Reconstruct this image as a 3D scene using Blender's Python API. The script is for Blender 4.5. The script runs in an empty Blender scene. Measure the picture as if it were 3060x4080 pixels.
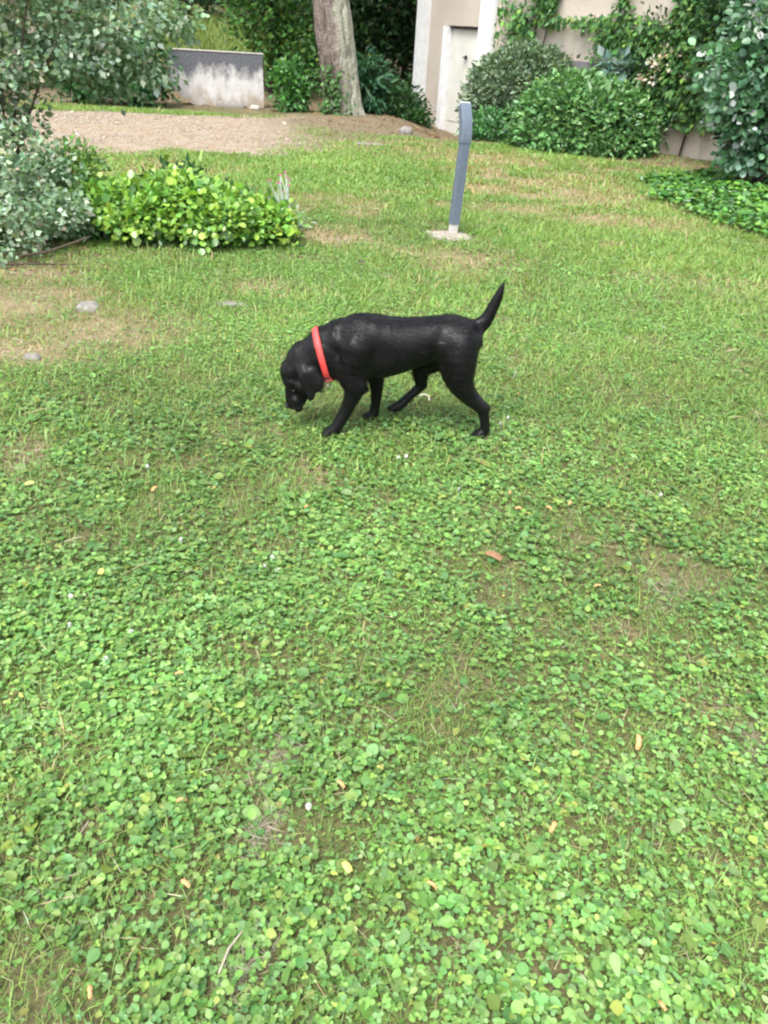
import bpy, math
import numpy as np
from mathutils import Matrix

scene = bpy.context.scene
col = scene.collection
PI = math.pi
rad = math.radians

# ------------------------------------------------------------------ camera
cam_d = bpy.data.cameras.new('camera')
cam = bpy.data.objects.new('camera', cam_d)
col.objects.link(cam)
cam_d.sensor_fit = 'VERTICAL'
cam_d.sensor_height = 36.0
cam_d.lens = 27.05
cam_d.clip_start = 0.05
cam_d.clip_end = 600
cam.matrix_world = Matrix.Translation((0, 0, 1.55)) @ Matrix.Rotation(rad(58), 4, 'X') @ Matrix.Rotation(rad(3.7), 4, 'Z')
scene.camera = cam

# ------------------------------------------------------------------ light
SUN_EL, SUN_AZ = 62.0, 205.0          # high, veiled sun behind the viewer's left shoulder
w = bpy.data.worlds.new('World')
scene.world = w
w.use_nodes = True
nt = w.node_tree
bg = nt.nodes['Background']
sky = nt.nodes.new('ShaderNodeTexSky')
sky.sky_type = 'NISHITA'
sky.sun_disc = False
sky.sun_elevation = rad(SUN_EL)
sky.sun_rotation = rad(SUN_AZ)
sky.air_density = 1.0
sky.dust_density = 3.0
hsv = nt.nodes.new('ShaderNodeHueSaturation')
hsv.inputs['Saturation'].default_value = 0.42     # thin overcast: greyer than a clear sky
nt.links.new(sky.outputs[0], hsv.inputs['Color'])
nt.links.new(hsv.outputs[0], bg.inputs['Color'])
bg.inputs['Strength'].default_value = 0.15

sun_d = bpy.data.lights.new('sun', 'SUN')
sun_d.energy = 1.5
sun_d.angle = rad(25)
sun_d.color = (1.0, 0.97, 0.92)
sun = bpy.data.objects.new('sun', sun_d)
col.objects.link(sun)
sun.rotation_euler = (rad(90 - SUN_EL), 0, rad(180 - SUN_AZ))

scene.view_settings.view_transform = 'Standard'
scene.view_settings.look = 'None'
scene.view_settings.exposure = 1.62
scene.view_settings.gamma = 1.0
scene.cycles.use_denoising = True
scene.cycles.max_bounces = 5
scene.cycles.adaptive_threshold = 0.02
scene.cycles.transparent_max_bounces = 4
scene.cycles.filter_width = 2.2

# ------------------------------------------------------------------ noise
def _hash(ix, iy, iz, seed):
    h = (ix.astype(np.int64) * 374761393 + iy.astype(np.int64) * 668265263 + iz.astype(np.int64) * 2147483647 + seed * 974634749) & 0x7fffffff
    h = ((h ^ (h >> 13)) * 1274126177) & 0x7fffffff
    h = h ^ (h >> 16)
    return (h & 0xffff) / 65535.0

def vn(x, y, z=None, seed=0):
    x = np.asarray(x, float); y = np.asarray(y, float)
    z = np.zeros_like(x) if z is None else np.asarray(z, float)
    ix, iy, iz = np.floor(x), np.floor(y), np.floor(z)
    fx, fy, fz = x - ix, y - iy, z - iz
    fx, fy, fz = [f * f * (3 - 2 * f) for f in (fx, fy, fz)]
    r = 0
    for a in (0, 1):
        for b in (0, 1):
            for c in (0, 1):
                wgt = (fx if a else 1 - fx) * (fy if b else 1 - fy) * (fz if c else 1 - fz)
                r = r + wgt * _hash(ix + a, iy + b, iz + c, seed)
    return r

def fbm(x, y, z=None, seed=0, oct=4):
    t, amp, s = 0, 0.5, 1.0
    for o in range(oct):
        t = t + amp * vn(np.asarray(x) * s, np.asarray(y) * s, None if z is None else np.asarray(z) * s, seed + o * 7)
        amp *= 0.5; s *= 2.03
    return t / (1 - 0.5 ** oct)

def sstep(a, b, v):
    t = np.clip((np.asarray(v, float) - a) / (b - a), 0, 1)
    return t * t * (3 - 2 * t)

# ------------------------------------------------------------------ terrain
def ground_z(x, y):
    x = np.asarray(x, float); y = np.asarray(y, float)
    z = 0.035 * (fbm(x * .5 + 9, y * .5 + 3, seed=4, oct=3) - .5) * sstep(4.5, 7, y)
    z = z + 0.010 * (fbm(x * 2.2, y * 2.2, seed=8, oct=3) - .5)
    z = z + 0.10 * np.exp(-(((x + 1.2) / 1.3) ** 2 + ((y - 17.0) / 1.2) ** 2))
    z = z - 0.29 * sstep(14.6, 17.2, y) * sstep(-0.4, 1.0, x) * (1 - sstep(3.6, 5.2, x))
    bank = sstep(0.8, -1.5, x + 0.0 * y)
    d = np.clip(y - 20.5, 0, None)
    z = z + bank * (0.16 * d) / (1 + d / 60.0)
    return z

def path_mask(x, y):
    # gravel drive: between its far and near edges, fading out towards the tree
    far = 16.75 + 0.28 * (x + 2.2)
    near = 12.5 + 0.80 * (x + 1.25)
    near = np.where(x < -4, near + 0.25 * (x + 4) * -0.6, near)
    n = (fbm(x * 1.1, y * 1.1, seed=21) - .5)
    m = sstep(-.25, .35, far - y + n * 0.9) * sstep(-.5, .7, y - near + n * 3.2)
    return m * sstep(2.6, .4, x + n * 1.6)

def edge_dirt(x, y):
    # litter and bare soil beyond the mown edge, under the shrubs on the right and by the tree
    e = np.interp(x, [-2, .47, 1.8, 3.2, 4.8, 9], [15.6, 14.75, 14.6, 12.9, 12.2, 11.2])
    n = (fbm(x * 1.3, y * 1.3, seed=31) - .5) * .9
    return sstep(-.15, .3, y - e + n) * sstep(-2.6, -1.0, x)

PATCH = [(-1.72, 4.25, .62, .38), (-2.05, 3.84, .45, .26), (1.98, 9.95, .95, .8), (1.26, 8.6, .7, .42), (-.68, 6.95, .5, .35), (-2.3, 4.6, .5, .45),
         (.55, 6.5, .5, .25), (-.96, 5.31, .3, .2), (-2.1, 4.83, .3, .3), (-.25, 2.68, .13, .12), (2.3, 8.45, .7, .4),
         (-2.6, 5.3, .5, .35), (.9, 12.6, 1.2, .8), (2.4, 11.2, .6, .5), (-.21, 1.29, .05, .05), (-.17, 1.08, .04, .06), (-.19, .79, .06, .05),
         (.95, 1.5, .08, .14), (.78, 1.85, .07, .09), (1.04, 2.1, .09, .14), (-1.5, 2.75, .1, .14), (.2, .85, .05, .04), (.42, .78, .05, .06), (-.62, 1.05, .06, .1), (.55, 1.7, .05, .09), (-.02, 1.75, .05, .12)]

def bare(x, y):
    b = np.zeros_like(np.asarray(x, float))
    for (px, py, a, c) in PATCH:
        b = np.maximum(b, np.exp(-(((x - px) / a) ** 2 + ((y - py) / c) ** 2)))
    n = fbm(x * 2.6, y * 2.6, seed=41)
    n2 = fbm(x * .8, y * .8, seed=43)
    far = sstep(4.5, 8, y)
    return np.clip(b * (0.45 + 1.05 * n) * (.5 + .5 * sstep(2.2, 3.4, y)) + far * .85 * sstep(.50, .72, n * .5 + n2 * .5), 0, 1)

# ------------------------------------------------------------------ materials
def new_mat(name):
    m = bpy.data.materials.new(name)
    m.use_nodes = True
    return m, m.node_tree, m.node_tree.nodes['Principled BSDF']

def N(nt, t, **kw):
    n = nt.nodes.new(t)
    for k, v in kw.items():
        if k in n.inputs: n.inputs[k].default_value = v
        else: setattr(n, k, v)
    return n

def noise_node(nt, scale, detail=5, rough=.6, coord=None, obj=True):
    tc = N(nt, 'ShaderNodeTexCoord')
    n = N(nt, 'ShaderNodeTexNoise', Scale=scale, Detail=detail, Roughness=rough)
    nt.links.new(coord if coord is not None else tc.outputs['Object'], n.inputs['Vector'])
    return n

def ramp(nt, fac, stops):
    r = N(nt, 'ShaderNodeValToRGB')
    els = r.color_ramp.elements
    while len(els) < len(stops): els.new(.5)
    for e, (p, c) in zip(els, stops):
        e.position = p; e.color = (*c, 1)
    nt.links.new(fac, r.inputs['Fac'])
    return r

def mixc(nt, fac, a, b, mode='MIX'):
    m = N(nt, 'ShaderNodeMix', data_type='RGBA', blend_type=mode)
    for s, v in (('Factor', fac),):
        if isinstance(v, (int, float)): m.inputs[0].default_value = v
        else: nt.links.new(v, m.inputs[0])
    for i, v in ((6, a), (7, b)):
        if isinstance(v, tuple): m.inputs[i].default_value = (*v, 1)
        else: nt.links.new(v, m.inputs[i])
    return m.outputs[2]

def bump(nt, bsdf, height, strength=.5, dist=.01):
    b = N(nt, 'ShaderNodeBump', Strength=strength, Distance=dist)
    nt.links.new(height, b.inputs['Height'])
    nt.links.new(b.outputs[0], bsdf.inputs['Normal'])

def mat_leaf(name, rough=.5, spec=.35, trans=.28, tcol=(1.25, 1.2, .6)):
    m, nt, b = new_mat(name)
    a = N(nt, 'ShaderNodeAttribute', attribute_name='col')
    nt.links.new(a.outputs['Color'], b.inputs['Base Color'])
    b.inputs['Roughness'].default_value = rough
    b.inputs['Specular IOR Level'].default_value = spec
    t = N(nt, 'ShaderNodeBsdfTranslucent')
    nt.links.new(mixc(nt, 1.0, a.outputs['Color'], tcol, 'MULTIPLY'), t.inputs['Color'])
    mx = N(nt, 'ShaderNodeMixShader')
    mx.inputs[0].default_value = trans
    nt.links.new(b.outputs[0], mx.inputs[1]); nt.links.new(t.outputs[0], mx.inputs[2])
    nt.links.new(mx.outputs[0], nt.nodes['Material Output'].inputs['Surface'])
    return m

def mat_simple(name, c1, c2, scale=8, rough=.7, spec=.3, bstr=.3, bdist=.005, detail=6, metal=0, lo=.3, hi=.7):
    m, nt, b = new_mat(name)
    n = noise_node(nt, scale, detail, .65)
    r = ramp(nt, n.outputs['Fac'], [(lo, c1), (hi, c2)])
    nt.links.new(r.outputs[0], b.inputs['Base Color'])
    b.inputs['Roughness'].default_value = rough
    b.inputs['Specular IOR Level'].default_value = spec
    b.inputs['Metallic'].default_value = metal
    if bstr: bump(nt, b, n.outputs['Fac'], bstr, bdist)
    return m

M = {}
M['leaf'] = mat_leaf('leaf_soft')
M['lawn'] = mat_leaf('lawn_leaf', rough=.46, spec=.36, trans=.38)
M['gloss'] = mat_leaf('leaf_glossy', rough=.33, spec=.55, trans=.2)
M['bark'] = mat_simple('branch_bark', (.035, .026, .02), (.11, .085, .065), 30, .9, .15, .5, .01)
M['stone'] = mat_simple('field_stone', (.12, .112, .10), (.28, .26, .24), 22, .9, .2, .6, .01)
M['slab'] = mat_simple('rough_slab', (.17, .15, .125), (.38, .34, .29), 26, .95, .15, .7, .012)
M['palestone'] = mat_simple('pale_stone', (.28, .255, .225), (.46, .43, .39), 18, .9, .2, .5, .01)

def ground_material():
    m, nt, b = new_mat('ground_soil')
    at = N(nt, 'ShaderNodeAttribute', attribute_name='zone')      # r path, g dirt, b bare lawn
    sp = N(nt, 'ShaderNodeSeparateColor')
    nt.links.new(at.outputs['Color'], sp.inputs[0])
    nf = noise_node(nt, 55, 6, .7); nm = noise_node(nt, 4, 5, .6); ng = noise_node(nt, 18, 4, .6)
    soil = ramp(nt, nf.outputs['Fac'], [(.3, (.065, .060, .030)), (.55, (.13, .125, .056)), (.8, (.26, .23, .12))]).outputs[0]
    dry = ramp(nt, nf.outputs['Fac'], [(.3, (.17, .135, .075)), (.7, (.35, .285, .18))]).outputs[0]
    litter = ramp(nt, nf.outputs['Fac'], [(.3, (.09, .068, .042)), (.55, (.18, .145, .092)), (.75, (.28, .235, .155))]).outputs[0]
    grav = ramp(nt, nf.outputs['Fac'], [(.28, (.21, .17, .12)), (.5, (.31, .26, .195)), (.75, (.40, .355, .29))]).outputs[0]
    grav2 = ramp(nt, nf.outputs['Fac'], [(.3, (.19, .135, .085)), (.7, (.33, .255, .175))]).outputs[0]
    pm = ramp(nt, nm.outputs['Fac'], [(.38, (0, 0, 0)), (.6, (1, 1, 1))]).outputs[0]
    gmix = mixc(nt, pm, grav2, grav)
    c = mixc(nt, sp.outputs[2], soil, dry)
    c = mixc(nt, sp.outputs[1], c, litter)
    c = mixc(nt, sp.outputs[0], c, gmix)
    nt.links.new(c, b.inputs['Base Color'])
    b.inputs['Roughness'].default_value = .95
    b.inputs['Specular IOR Level'].default_value = .15
    bump(nt, b, nf.outputs['Fac'], .8, .02)
    return m
M['ground'] = ground_material()

# ------------------------------------------------------------------ mesh helpers
def mesh_np(name, verts, faces, mat=None, parent=None, colors=None, smooth=False, cname='col'):
    """faces: (n,k) array of equal-sized polygons, or list of such arrays"""
    me = bpy.data.meshes.new(name)
    if isinstance(faces, np.ndarray): faces = [faces]
    verts = np.ascontiguousarray(verts, np.float32)
    me.vertices.add(len(verts)); me.vertices.foreach_set('co', verts.ravel())
    idx = np.concatenate([f.ravel() for f in faces]).astype(np.int32)
    sizes = np.concatenate([np.full(len(f), f.shape[1], np.int32) for f in faces])
    starts = np.concatenate([[0], np.cumsum(sizes)[:-1]]).astype(np.int32)
    me.loops.add(len(idx)); me.loops.foreach_set('vertex_index', idx)
    me.polygons.add(len(sizes)); me.polygons.foreach_set('loop_start', starts)
    if smooth: me.polygons.foreach_set('use_smooth', np.ones(len(sizes), bool))
    if colors is not None:
        a = me.attributes.new(cname, 'FLOAT_COLOR', 'POINT')
        c4 = np.ones((len(verts), 4), np.float32); c4[:, :3] = colors
        a.data.foreach_set('color', c4.ravel())
    me.update(calc_edges=True)
    me.validate()
    if mat is not None: me.materials.append(mat)
    o = bpy.data.objects.new(name, me)
    col.objects.link(o)
    if parent is not None: o.parent = parent
    return o

def tag(o, label=None, cat=None, group=None, kind=None):
    if label: o['label'] = label
    if cat: o['category'] = cat
    if group: o['group'] = group
    if kind: o['kind'] = kind
    return o

def empty(name, loc=(0, 0, 0), rz=0):
    o = bpy.data.objects.new(name, None)
    col.objects.link(o)
    o.location = loc; o.rotation_euler = (0, 0, rz)
    return o

class MB:
    def __init__(s): s.v = []; s.f = []; s.n = 0
    def add(s, v, f):
        s.v.append(np.asarray(v, float)); s.f += [tuple(i + s.n for i in q) for q in f]; s.n += len(v)
    def box(s, x0, x1, y0, y1, z0, z1, bev=0.0):
        if bev <= 0:
            v = [(x, y, z) for z in (z0, z1) for x, y in ((x0, y0), (x1, y0), (x1, y1), (x0, y1))]
            s.add(v, [(3, 2, 1, 0), (4, 5, 6, 7), (0, 1, 5, 4), (1, 2, 6, 5), (2, 3, 7, 6), (3, 0, 4, 7)])
        else:
            rows = []
            for z, i in ((z0, bev), (z0 + bev, 0), (z1 - bev, 0), (z1, bev)):
                a, b2, c, d = x0 + i, x1 - i, y0 + i, y1 - i
                e = bev if i == 0 else bev * .4
                rows.append([(a + e, c, z), (b2 - e, c, z), (b2, c + e, z), (b2, d - e, z), (b2 - e, d, z), (a + e, d, z), (a, d - e, z), (a, c + e, z)])
            v = [p for r in rows for p in r]
            f = [tuple(range(7, -1, -1)), tuple(range(24, 32))]
            for k in range(3):
                for i in range(8):
                    j = (i + 1) % 8
                    f.append((k * 8 + i, k * 8 + j, k * 8 + 8 + j, k * 8 + 8 + i))
            s.add(v, f)
    def tube(s, pts, rs, n=7, sx=1.0):
        pts = np.asarray(pts, float); rs = np.broadcast_to(np.asarray(rs, float), (len(pts),))
        t = np.gradient(pts, axis=0); t /= np.linalg.norm(t, axis=1)[:, None] + 1e-9
        up = np.array([0, 0, 1.]) if abs(t[0][2]) < .9 else np.array([1., 0, 0])
        vs = []
        for p, d, r in zip(pts, t, rs):
            a = np.cross(up, d); a /= np.linalg.norm(a) + 1e-9; b = np.cross(d, a); up = b
            for k in range(n):
                q = 2 * PI * k / n
                vs.append(p + r * (math.cos(q) * a * sx + math.sin(q) * b))
        f = []
        for i in range(len(pts) - 1):
            for k in range(n):
                j = (k + 1) % n
                f.append((i * n + k, i * n + j, i * n + n + j, i * n + n + k))
        f.append(tuple(range(n - 1, -1, -1))); m = (len(pts) - 1) * n; f.append(tuple(range(m, m + n)))
        s.add(vs, f)
    def build(s, name, mat, parent=None, smooth=False):
        me = bpy.data.meshes.new(name)
        me.from_pydata([tuple(p) for p in np.concatenate(s.v)], [], s.f)
        if smooth:
            for p in me.polygons: p.use_smooth = True
        me.update()
        if mat: me.materials.append(mat)
        o = bpy.data.objects.new(name, me); col.objects.link(o)
        if parent is not None: o.parent = parent
        return o

# leaf templates: x along the leaf, y across, z out of the face
T_ROUND = (np.array([(0, 0, 0), (.16, .27, .06), (.5, .42, .09), (.82, .27, .05), (1, 0, -.06), (.82, -.27, .05), (.5, -.42, .09), (.16, -.27, .06)]), np.array([(0, 4, 3, 2, 1), (0, 7, 6, 5, 4)]))
T_HEX = (np.array([(0, 0, 0), (.28, .40, .08), (.76, .36, .05), (1, 0, -.06), (.76, -.36, .05), (.28, -.40, .08)]), np.array([(0, 3, 2, 1), (0, 5, 4, 3)]))
T_OVATE = (np.array([(0, 0, 0), (.14, .22, .06), (.42, .31, .09), (.75, .17, .03), (1, 0, -.10), (.75, -.17, .03), (.42, -.31, .09), (.14, -.22, .06)]), np.array([(0, 4, 3, 2, 1), (0, 7, 6, 5, 4)]))
T_OVAL = (np.array([(0, 0, 0), (.45, .27, .08), (1, 0, -.05), (.45, -.27, .08)]), np.array([(0, 2, 1), (0, 3, 2)]))
T_LONG = (np.array([(0, 0, 0), (.4, .15, .05), (1, 0, -.12), (.4, -.15, .05)]), np.array([(0, 2, 1), (0, 3, 2)]))
T_BLADE = (np.array([(0, -.035, 0), (0, .035, 0), (.55, -.028, .16), (.55, .028, .16), (1, 0, .06)]), np.array([(0, 2, 1), (1, 2, 3), (2, 4, 3)]))
T_TRI = (np.array([(0, -.06, 0), (0, .06, 0), (1, 0, .0)]), np.array([(0, 2, 1)]))

def frames(fwd, nrm):
    f = fwd / (np.linalg.norm(fwd, axis=1)[:, None] + 1e-9)
    s = np.cross(nrm, f); s /= np.linalg.norm(s, axis=1)[:, None] + 1e-9
    n = np.cross(f, s)
    return f, s, n

def leaf_arrays(pos, fwd, nrm, size, colr, tmpl, wid=None):
    tv, tf = tmpl
    f, s, n = frames(fwd, nrm)
    size = np.asarray(size)[:, None, None]
    wd = np.ones(len(pos))[:, None, None] if wid is None else np.asarray(wid)[:, None, None]
    v = pos[:, None, :] + size * (f[:, None, :] * tv[None, :, 0:1] + wd * s[:, None, :] * tv[None, :, 1:2] + n[:, None, :] * tv[None, :, 2:3])
    k = len(tv)
    faces = (np.arange(len(pos))[:, None, None] * k + tf[None]).reshape(-1, tf.shape[1])
    return v.reshape(-1, 3), faces, np.repeat(colr, k, axis=0)

def join_leaves(parts):
    vs, fs, cs, o = [], [], [], 0
    for v, f, c in parts:
        vs.append(v); fs.append(f + o); cs.append(c); o += len(v)
    return np.concatenate(vs), fs, np.concatenate(cs)

def palette(rng, n, cols, wts, var=.18):
    cols = np.array(cols); p = np.array(wts, float); p /= p.sum()
    c = cols[rng.choice(len(cols), n, p=p)]
    c = c * (1 + var * rng.normal(size=(n, 1))) * (1 + .06 * rng.normal(size=(n, 3)))
    return np.clip(c, .004, .8)

def unit(v): return v / (np.linalg.norm(v, axis=-1, keepdims=True) + 1e-9)

def clump_points(rng, blobs, n_clumps, inner=.55, low=-1.0):
    wts = np.array([b[3] * b[4] * b[5] for b in blobs]) ** .7; wts /= wts.sum()
    which = rng.choice(len(blobs), n_clumps, p=wts)
    d = unit(rng.normal(size=(n_clumps, 3)))
    d[:, 2] = np.where(d[:, 2] < low, -d[:, 2], d[:, 2])
    r = inner + (1 - inner) * rng.random(n_clumps) ** .7
    B = np.array([b[:6] for b in blobs])[which]
    return B[:, :3] + d * r[:, None] * B[:, 3:6], unit(d / B[:, 3:6])

def foliage(rng, blobs, n_clumps, per, clump_r, size, cols, wts, tmpl=T_OVAL, up=.55, out=.7, inner=.55, svar=.25, low=-1.0, droop=.1, flat=.75, var=.2, wid=None):
    cc, cn = clump_points(rng, blobs, n_clumps, inner, low)
    n = n_clumps * per
    k = np.repeat(np.arange(n_clumps), per)
    off = rng.normal(size=(n, 3)) * clump_r * np.array([1, 1, flat])
    p = cc[k] + off
    keep = p[:, 2] > ground_z(p[:, 0], p[:, 1]) + .012
    p, k, off = p[keep], k[keep], off[keep]; n = len(p)
    o = cn[k]
    fwd = unit(off) * .8 + o * out + rng.normal(size=(n, 3)) * .5 + np.array([0, 0, -droop])
    nrm = o * .6 + np.array([0, 0, up]) + rng.normal(size=(n, 3)) * .45
    s = size * np.clip(1 + svar * rng.normal(size=n), .4, 2)
    cl = palette(rng, n_clumps, cols, wts, var * .6)[k] * (1 + var * rng.normal(size=(n, 1)))
    alt = palette(rng, n, cols, wts, var)
    cl = np.clip(np.where(rng.random((n, 1)) < .5, cl, alt), .004, .8)
    return leaf_arrays(p, fwd, nrm, s, cl, tmpl, wid if wid is None else np.full(n, wid)), cc

def twigs(rng, base, ends, r0, r1=.004, wob=.12, n=6, sides=5):
    mb = MB()
    for e in ends:
        b = np.asarray(base) + rng.normal(size=3) * np.array([.04, .04, 0])
        t = np.linspace(0, 1, n)[:, None]
        L = np.linalg.norm(e - b)
        mid = (b + e) / 2 + np.array([0, 0, .18 * L]) + rng.normal(size=3) * wob * L * .5
        pts = (1 - t) ** 2 * b + 2 * t * (1 - t) * mid + t ** 2 * e
        mb.tube(pts, r0 + (r1 - r0) * t[:, 0], sides)
    return mb

# ------------------------------------------------------------------ ground sheet
def axis(lo, hi, step, far, grow=1.18):
    core = list(np.arange(lo, hi + 1e-6, step))
    a, s = [], step
    x = core[-1]
    while x < far: s *= grow; x += s; a.append(x)
    b, s = [], step
    x = core[0]
    while x > -far: s *= grow; x -= s; b.append(x)
    return np.array(b[::-1] + core + a)
gx = axis(-8.5, 8.5, .12, 260); gy = axis(-.5, 21, .12, 260)
X, Y = np.meshgrid(gx, gy, indexing='ij')
Z = ground_z(X, Y)
nx, ny = X.shape
vi = np.arange(nx * ny).reshape(nx, ny)
quads = np.stack([vi[:-1, :-1], vi[1:, :-1], vi[1:, 1:], vi[:-1, 1:]], -1).reshape(-1, 4)
pm, ed, br = path_mask(X, Y), edge_dirt(X, Y), bare(X, Y)
wood_floor = sstep(17.3, 18.6, Y + .3 * fbm(X, Y, seed=5))
under = np.exp(-(((X + 3.0) / .75) ** 2 + ((Y - 5.9) / 1.0) ** 4))
ed = np.maximum(np.maximum(ed, wood_floor * .9 * (1 - sstep(26, 30, Y))), under * .8)
gr = sstep(-1.5, -3.2, X + 1.2 * (fbm(X, Y, seed=22) - .5) + .25 * (Y - 15))
ed = np.maximum(ed, pm)
zone = np.stack([pm * (1 - wood_floor) * gr, ed, br], -1).reshape(-1, 3)
ground = mesh_np('ground', np.stack([X, Y, Z], -1).reshape(-1, 3), quads, M['ground'], colors=zone, smooth=True, cname='zone')
tag(ground, 'garden soil under the lawn, the gravel drive and the litter', kind='structure')

# ------------------------------------------------------------------ lawn
rng = np.random.default_rng(11)
def scatter(n_per_m2, y0, y1, margin=.8):
    ys = np.linspace(y0, y1, 400); half = .425 * ys + .41 + margin
    area = 2 * np.trapezoid(half, ys) if hasattr(np, 'trapezoid') else 2 * np.trapz(half, ys)
    n = int(area * n_per_m2)
    y = rng.choice(ys, n, p=half / half.sum()) + rng.random(n) * (ys[1] - ys[0])
    x = (rng.random(n) * 2 - 1) * (.425 * y + .41 + margin)
    return x, y

def lawn_keep(x, y, soft=1.0):
    m = np.clip(1 - (.88 + .25 * sstep(-1.4, -3, x)) * path_mask(x, y) - .92 * edge_dirt(x, y), 0, 1)
    und = np.exp(-(((x + 3.0) / .75) ** 2 + ((y - 5.9) / 1.0) ** 4))
    for (fx, fy, fr) in ((-.275, 3.08, .05), (-.11, 3.28, .045), (.41, 3.17, .045), (.44, 7.23, .27)):
        und = np.maximum(und, np.exp(-(((x - fx) ** 2 + (y - fy) ** 2) / fr ** 2) ** 2))
    return m * (1 - soft * .92 * bare(x, y)) * (1 - .92 * und)

G_COL = [(.142, .280, .068), (.124, .255, .082), (.182, .318, .084), (.228, .332, .078), (.104, .205, .050), (.200, .340, .118)]
G_W = [3, 2.2, 2.4, 1.0, 1.4, 1.2]

def flat_dirs(n, tilt=.35):
    a = rng.random(n) * 2 * PI
    f = np.stack([np.cos(a), np.sin(a), rng.normal(size=n) * tilt], 1)
    return f

# creeping round leaves (clover, ivy-leaved weeds)
def clover(dens, y0, y1, smean, tmpl, zr=(.008, .04)):
    x, y = scatter(dens, y0, y1)
    cl = fbm(x * 5.5, y * 5.5, seed=51, oct=3)
    cl2 = fbm(x * 1.3 + 4, y * 1.3, seed=53, oct=3)
    far = sstep(3.0, 7.5, y)
    right = sstep(.1, 1.0, x * .8 + .25) * .18
    prob = lawn_keep(x, y) * np.clip(.42 + 1.7 * (cl - .40) + 1.0 * (cl2 - .44) - right, .10, 1) * (1 - .5 * far)
    k = rng.random(len(x)) < prob
    x, y, cl, cl2 = x[k], y[k], cl[k], cl2[k]; n = len(x)
    s = smean * np.exp(.28 * rng.normal(size=n)) * (.8 + .5 * cl)
    h = zr[0] + (zr[1] - zr[0]) * rng.random(n) * (.5 + cl)
    p = np.stack([x, y, ground_z(x, y) + h], 1)
    c = palette(rng, n, G_COL, G_W, .17)
    tone = .62 + .80 * cl2[:, None]
    c = c * tone
    yl = rng.random(n) < .008
    c[yl] = palette(rng, int(yl.sum()), [(.36, .37, .09), (.30, .35, .09), (.30, .22, .09)], [3, 3, .7], .15)
    nrm = np.stack([rng.normal(size=n) * .36, rng.normal(size=n) * .36 - .06, np.ones(n)], 1)
    if tmpl is T_OVAL: return [leaf_arrays(p, flat_dirs(n, .22), nrm, s, c, tmpl)]
    # three habits: trefoils, single round leaves, pointed leaves
    h = rng.random(n); out = []
    for sel, tm, k3, sc in ((h < .34, T_HEX, 3, .72), ((h >= .34) & (h < .68), tmpl, 1, 1.0), (h >= .68, T_OVATE if tmpl is T_ROUND else T_HEX, 1, 1.2)):
        m = int(sel.sum()); a0 = rng.random(m) * 2 * PI
        for q in range(k3):
            a = a0 + q * 2 * PI / 3 + rng.normal(size=m) * .15
            f = np.stack([np.cos(a), np.sin(a), .18 * rng.normal(size=m)], 1)
            nn = nrm[sel] + .15 * rng.normal(size=(m, 3))
            out.append(leaf_arrays(p[sel], f, nn, s[sel] * sc * (1 + .1 * rng.normal(size=m)), c[sel] * (1 + .07 * rng.normal(size=(m, 1))), tm, 1 + .12 * rng.normal(size=m)))
    return out

def blades(dens, y0, y1, lmean, wmul, tmpl=T_BLADE, dry=.05, tilt=.55):
    x, y = scatter(dens, y0, y1)
    g = fbm(x * 3.1 + 7, y * 3.1, seed=61, oct=3); g2 = fbm(x * .9, y * .9 + 5, seed=63, oct=3)
    k = rng.random(len(x)) < lawn_keep(x, y, .8) * np.clip(.55 + 1.3 * (g - .42) + .6 * (g2 - .45), .15, 1)
    x, y, g, g2 = x[k], y[k], g[k], g2[k]; n = len(x)
    a = rng.random(n) * 2 * PI
    lean = np.clip(tilt + .35 * rng.normal(size=n), .05, 1.4)
    f = np.stack([np.cos(a), np.sin(a), lean], 1)
    L = lmean * np.exp(.3 * rng.normal(size=n))
    p = np.stack([x, y, ground_z(x, y) - .002], 1)
    nrm = np.stack([-np.cos(a) * lean, -np.sin(a) * lean, np.ones(n)], 1)
    c = palette(rng, n, [(.172, .300, .066), (.215, .342, .082), (.265, .355, .102), (.130, .236, .052)], [3, 3, 1.6, 1.2], .15)
    c = c * (.68 + .68 * g2[:, None])
    d = rng.random(n) < np.clip(dry + .75 * bare(x, y) + .45 * (g2 - .55), 0.015, .7)
    c[d] = palette(rng, int(d.sum()), [(.38, .31, .17), (.28, .22, .11), (.44, .38, .23), (.28, .28, .11)], [3, 2, 1, 3], .18)
    return leaf_arrays(p, f, nrm, L, c, tmpl, np.full(n, wmul))

def straw(dens, y0, y1, lmean, wmul):
    x, y = scatter(dens, y0, y1)
    b = bare(x, y); g = fbm(x * 4, y * 4, seed=71, oct=3)
    k = rng.random(len(x)) < np.clip(.25 + 1.1 * b + 1.2 * (g - .5), 0, 1) * (1 - path_mask(x, y))
    x, y = x[k], y[k]; n = len(x)
    a = rng.random(n) * 2 * PI
    f = np.stack([np.cos(a), np.sin(a), .12 * rng.normal(size=n)], 1)
    p = np.stack([x, y, ground_z(x, y) + .003 + .018 * rng.random(n)], 1)
    c = palette(rng, n, [(.36, .29, .17), (.24, .17, .09), (.48, .42, .29), (.15, .10, .055), (.45, .40, .33)], [3, 2, 1.4, 1.5, .7], .2)
    nrm = np.stack([rng.normal(size=n) * .5, rng.normal(size=n) * .5, np.ones(n)], 1)
    return leaf_arrays(p, f, nrm, lmean * np.exp(.35 * rng.normal(size=n)), c, T_BLADE, np.full(n, wmul))

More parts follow.
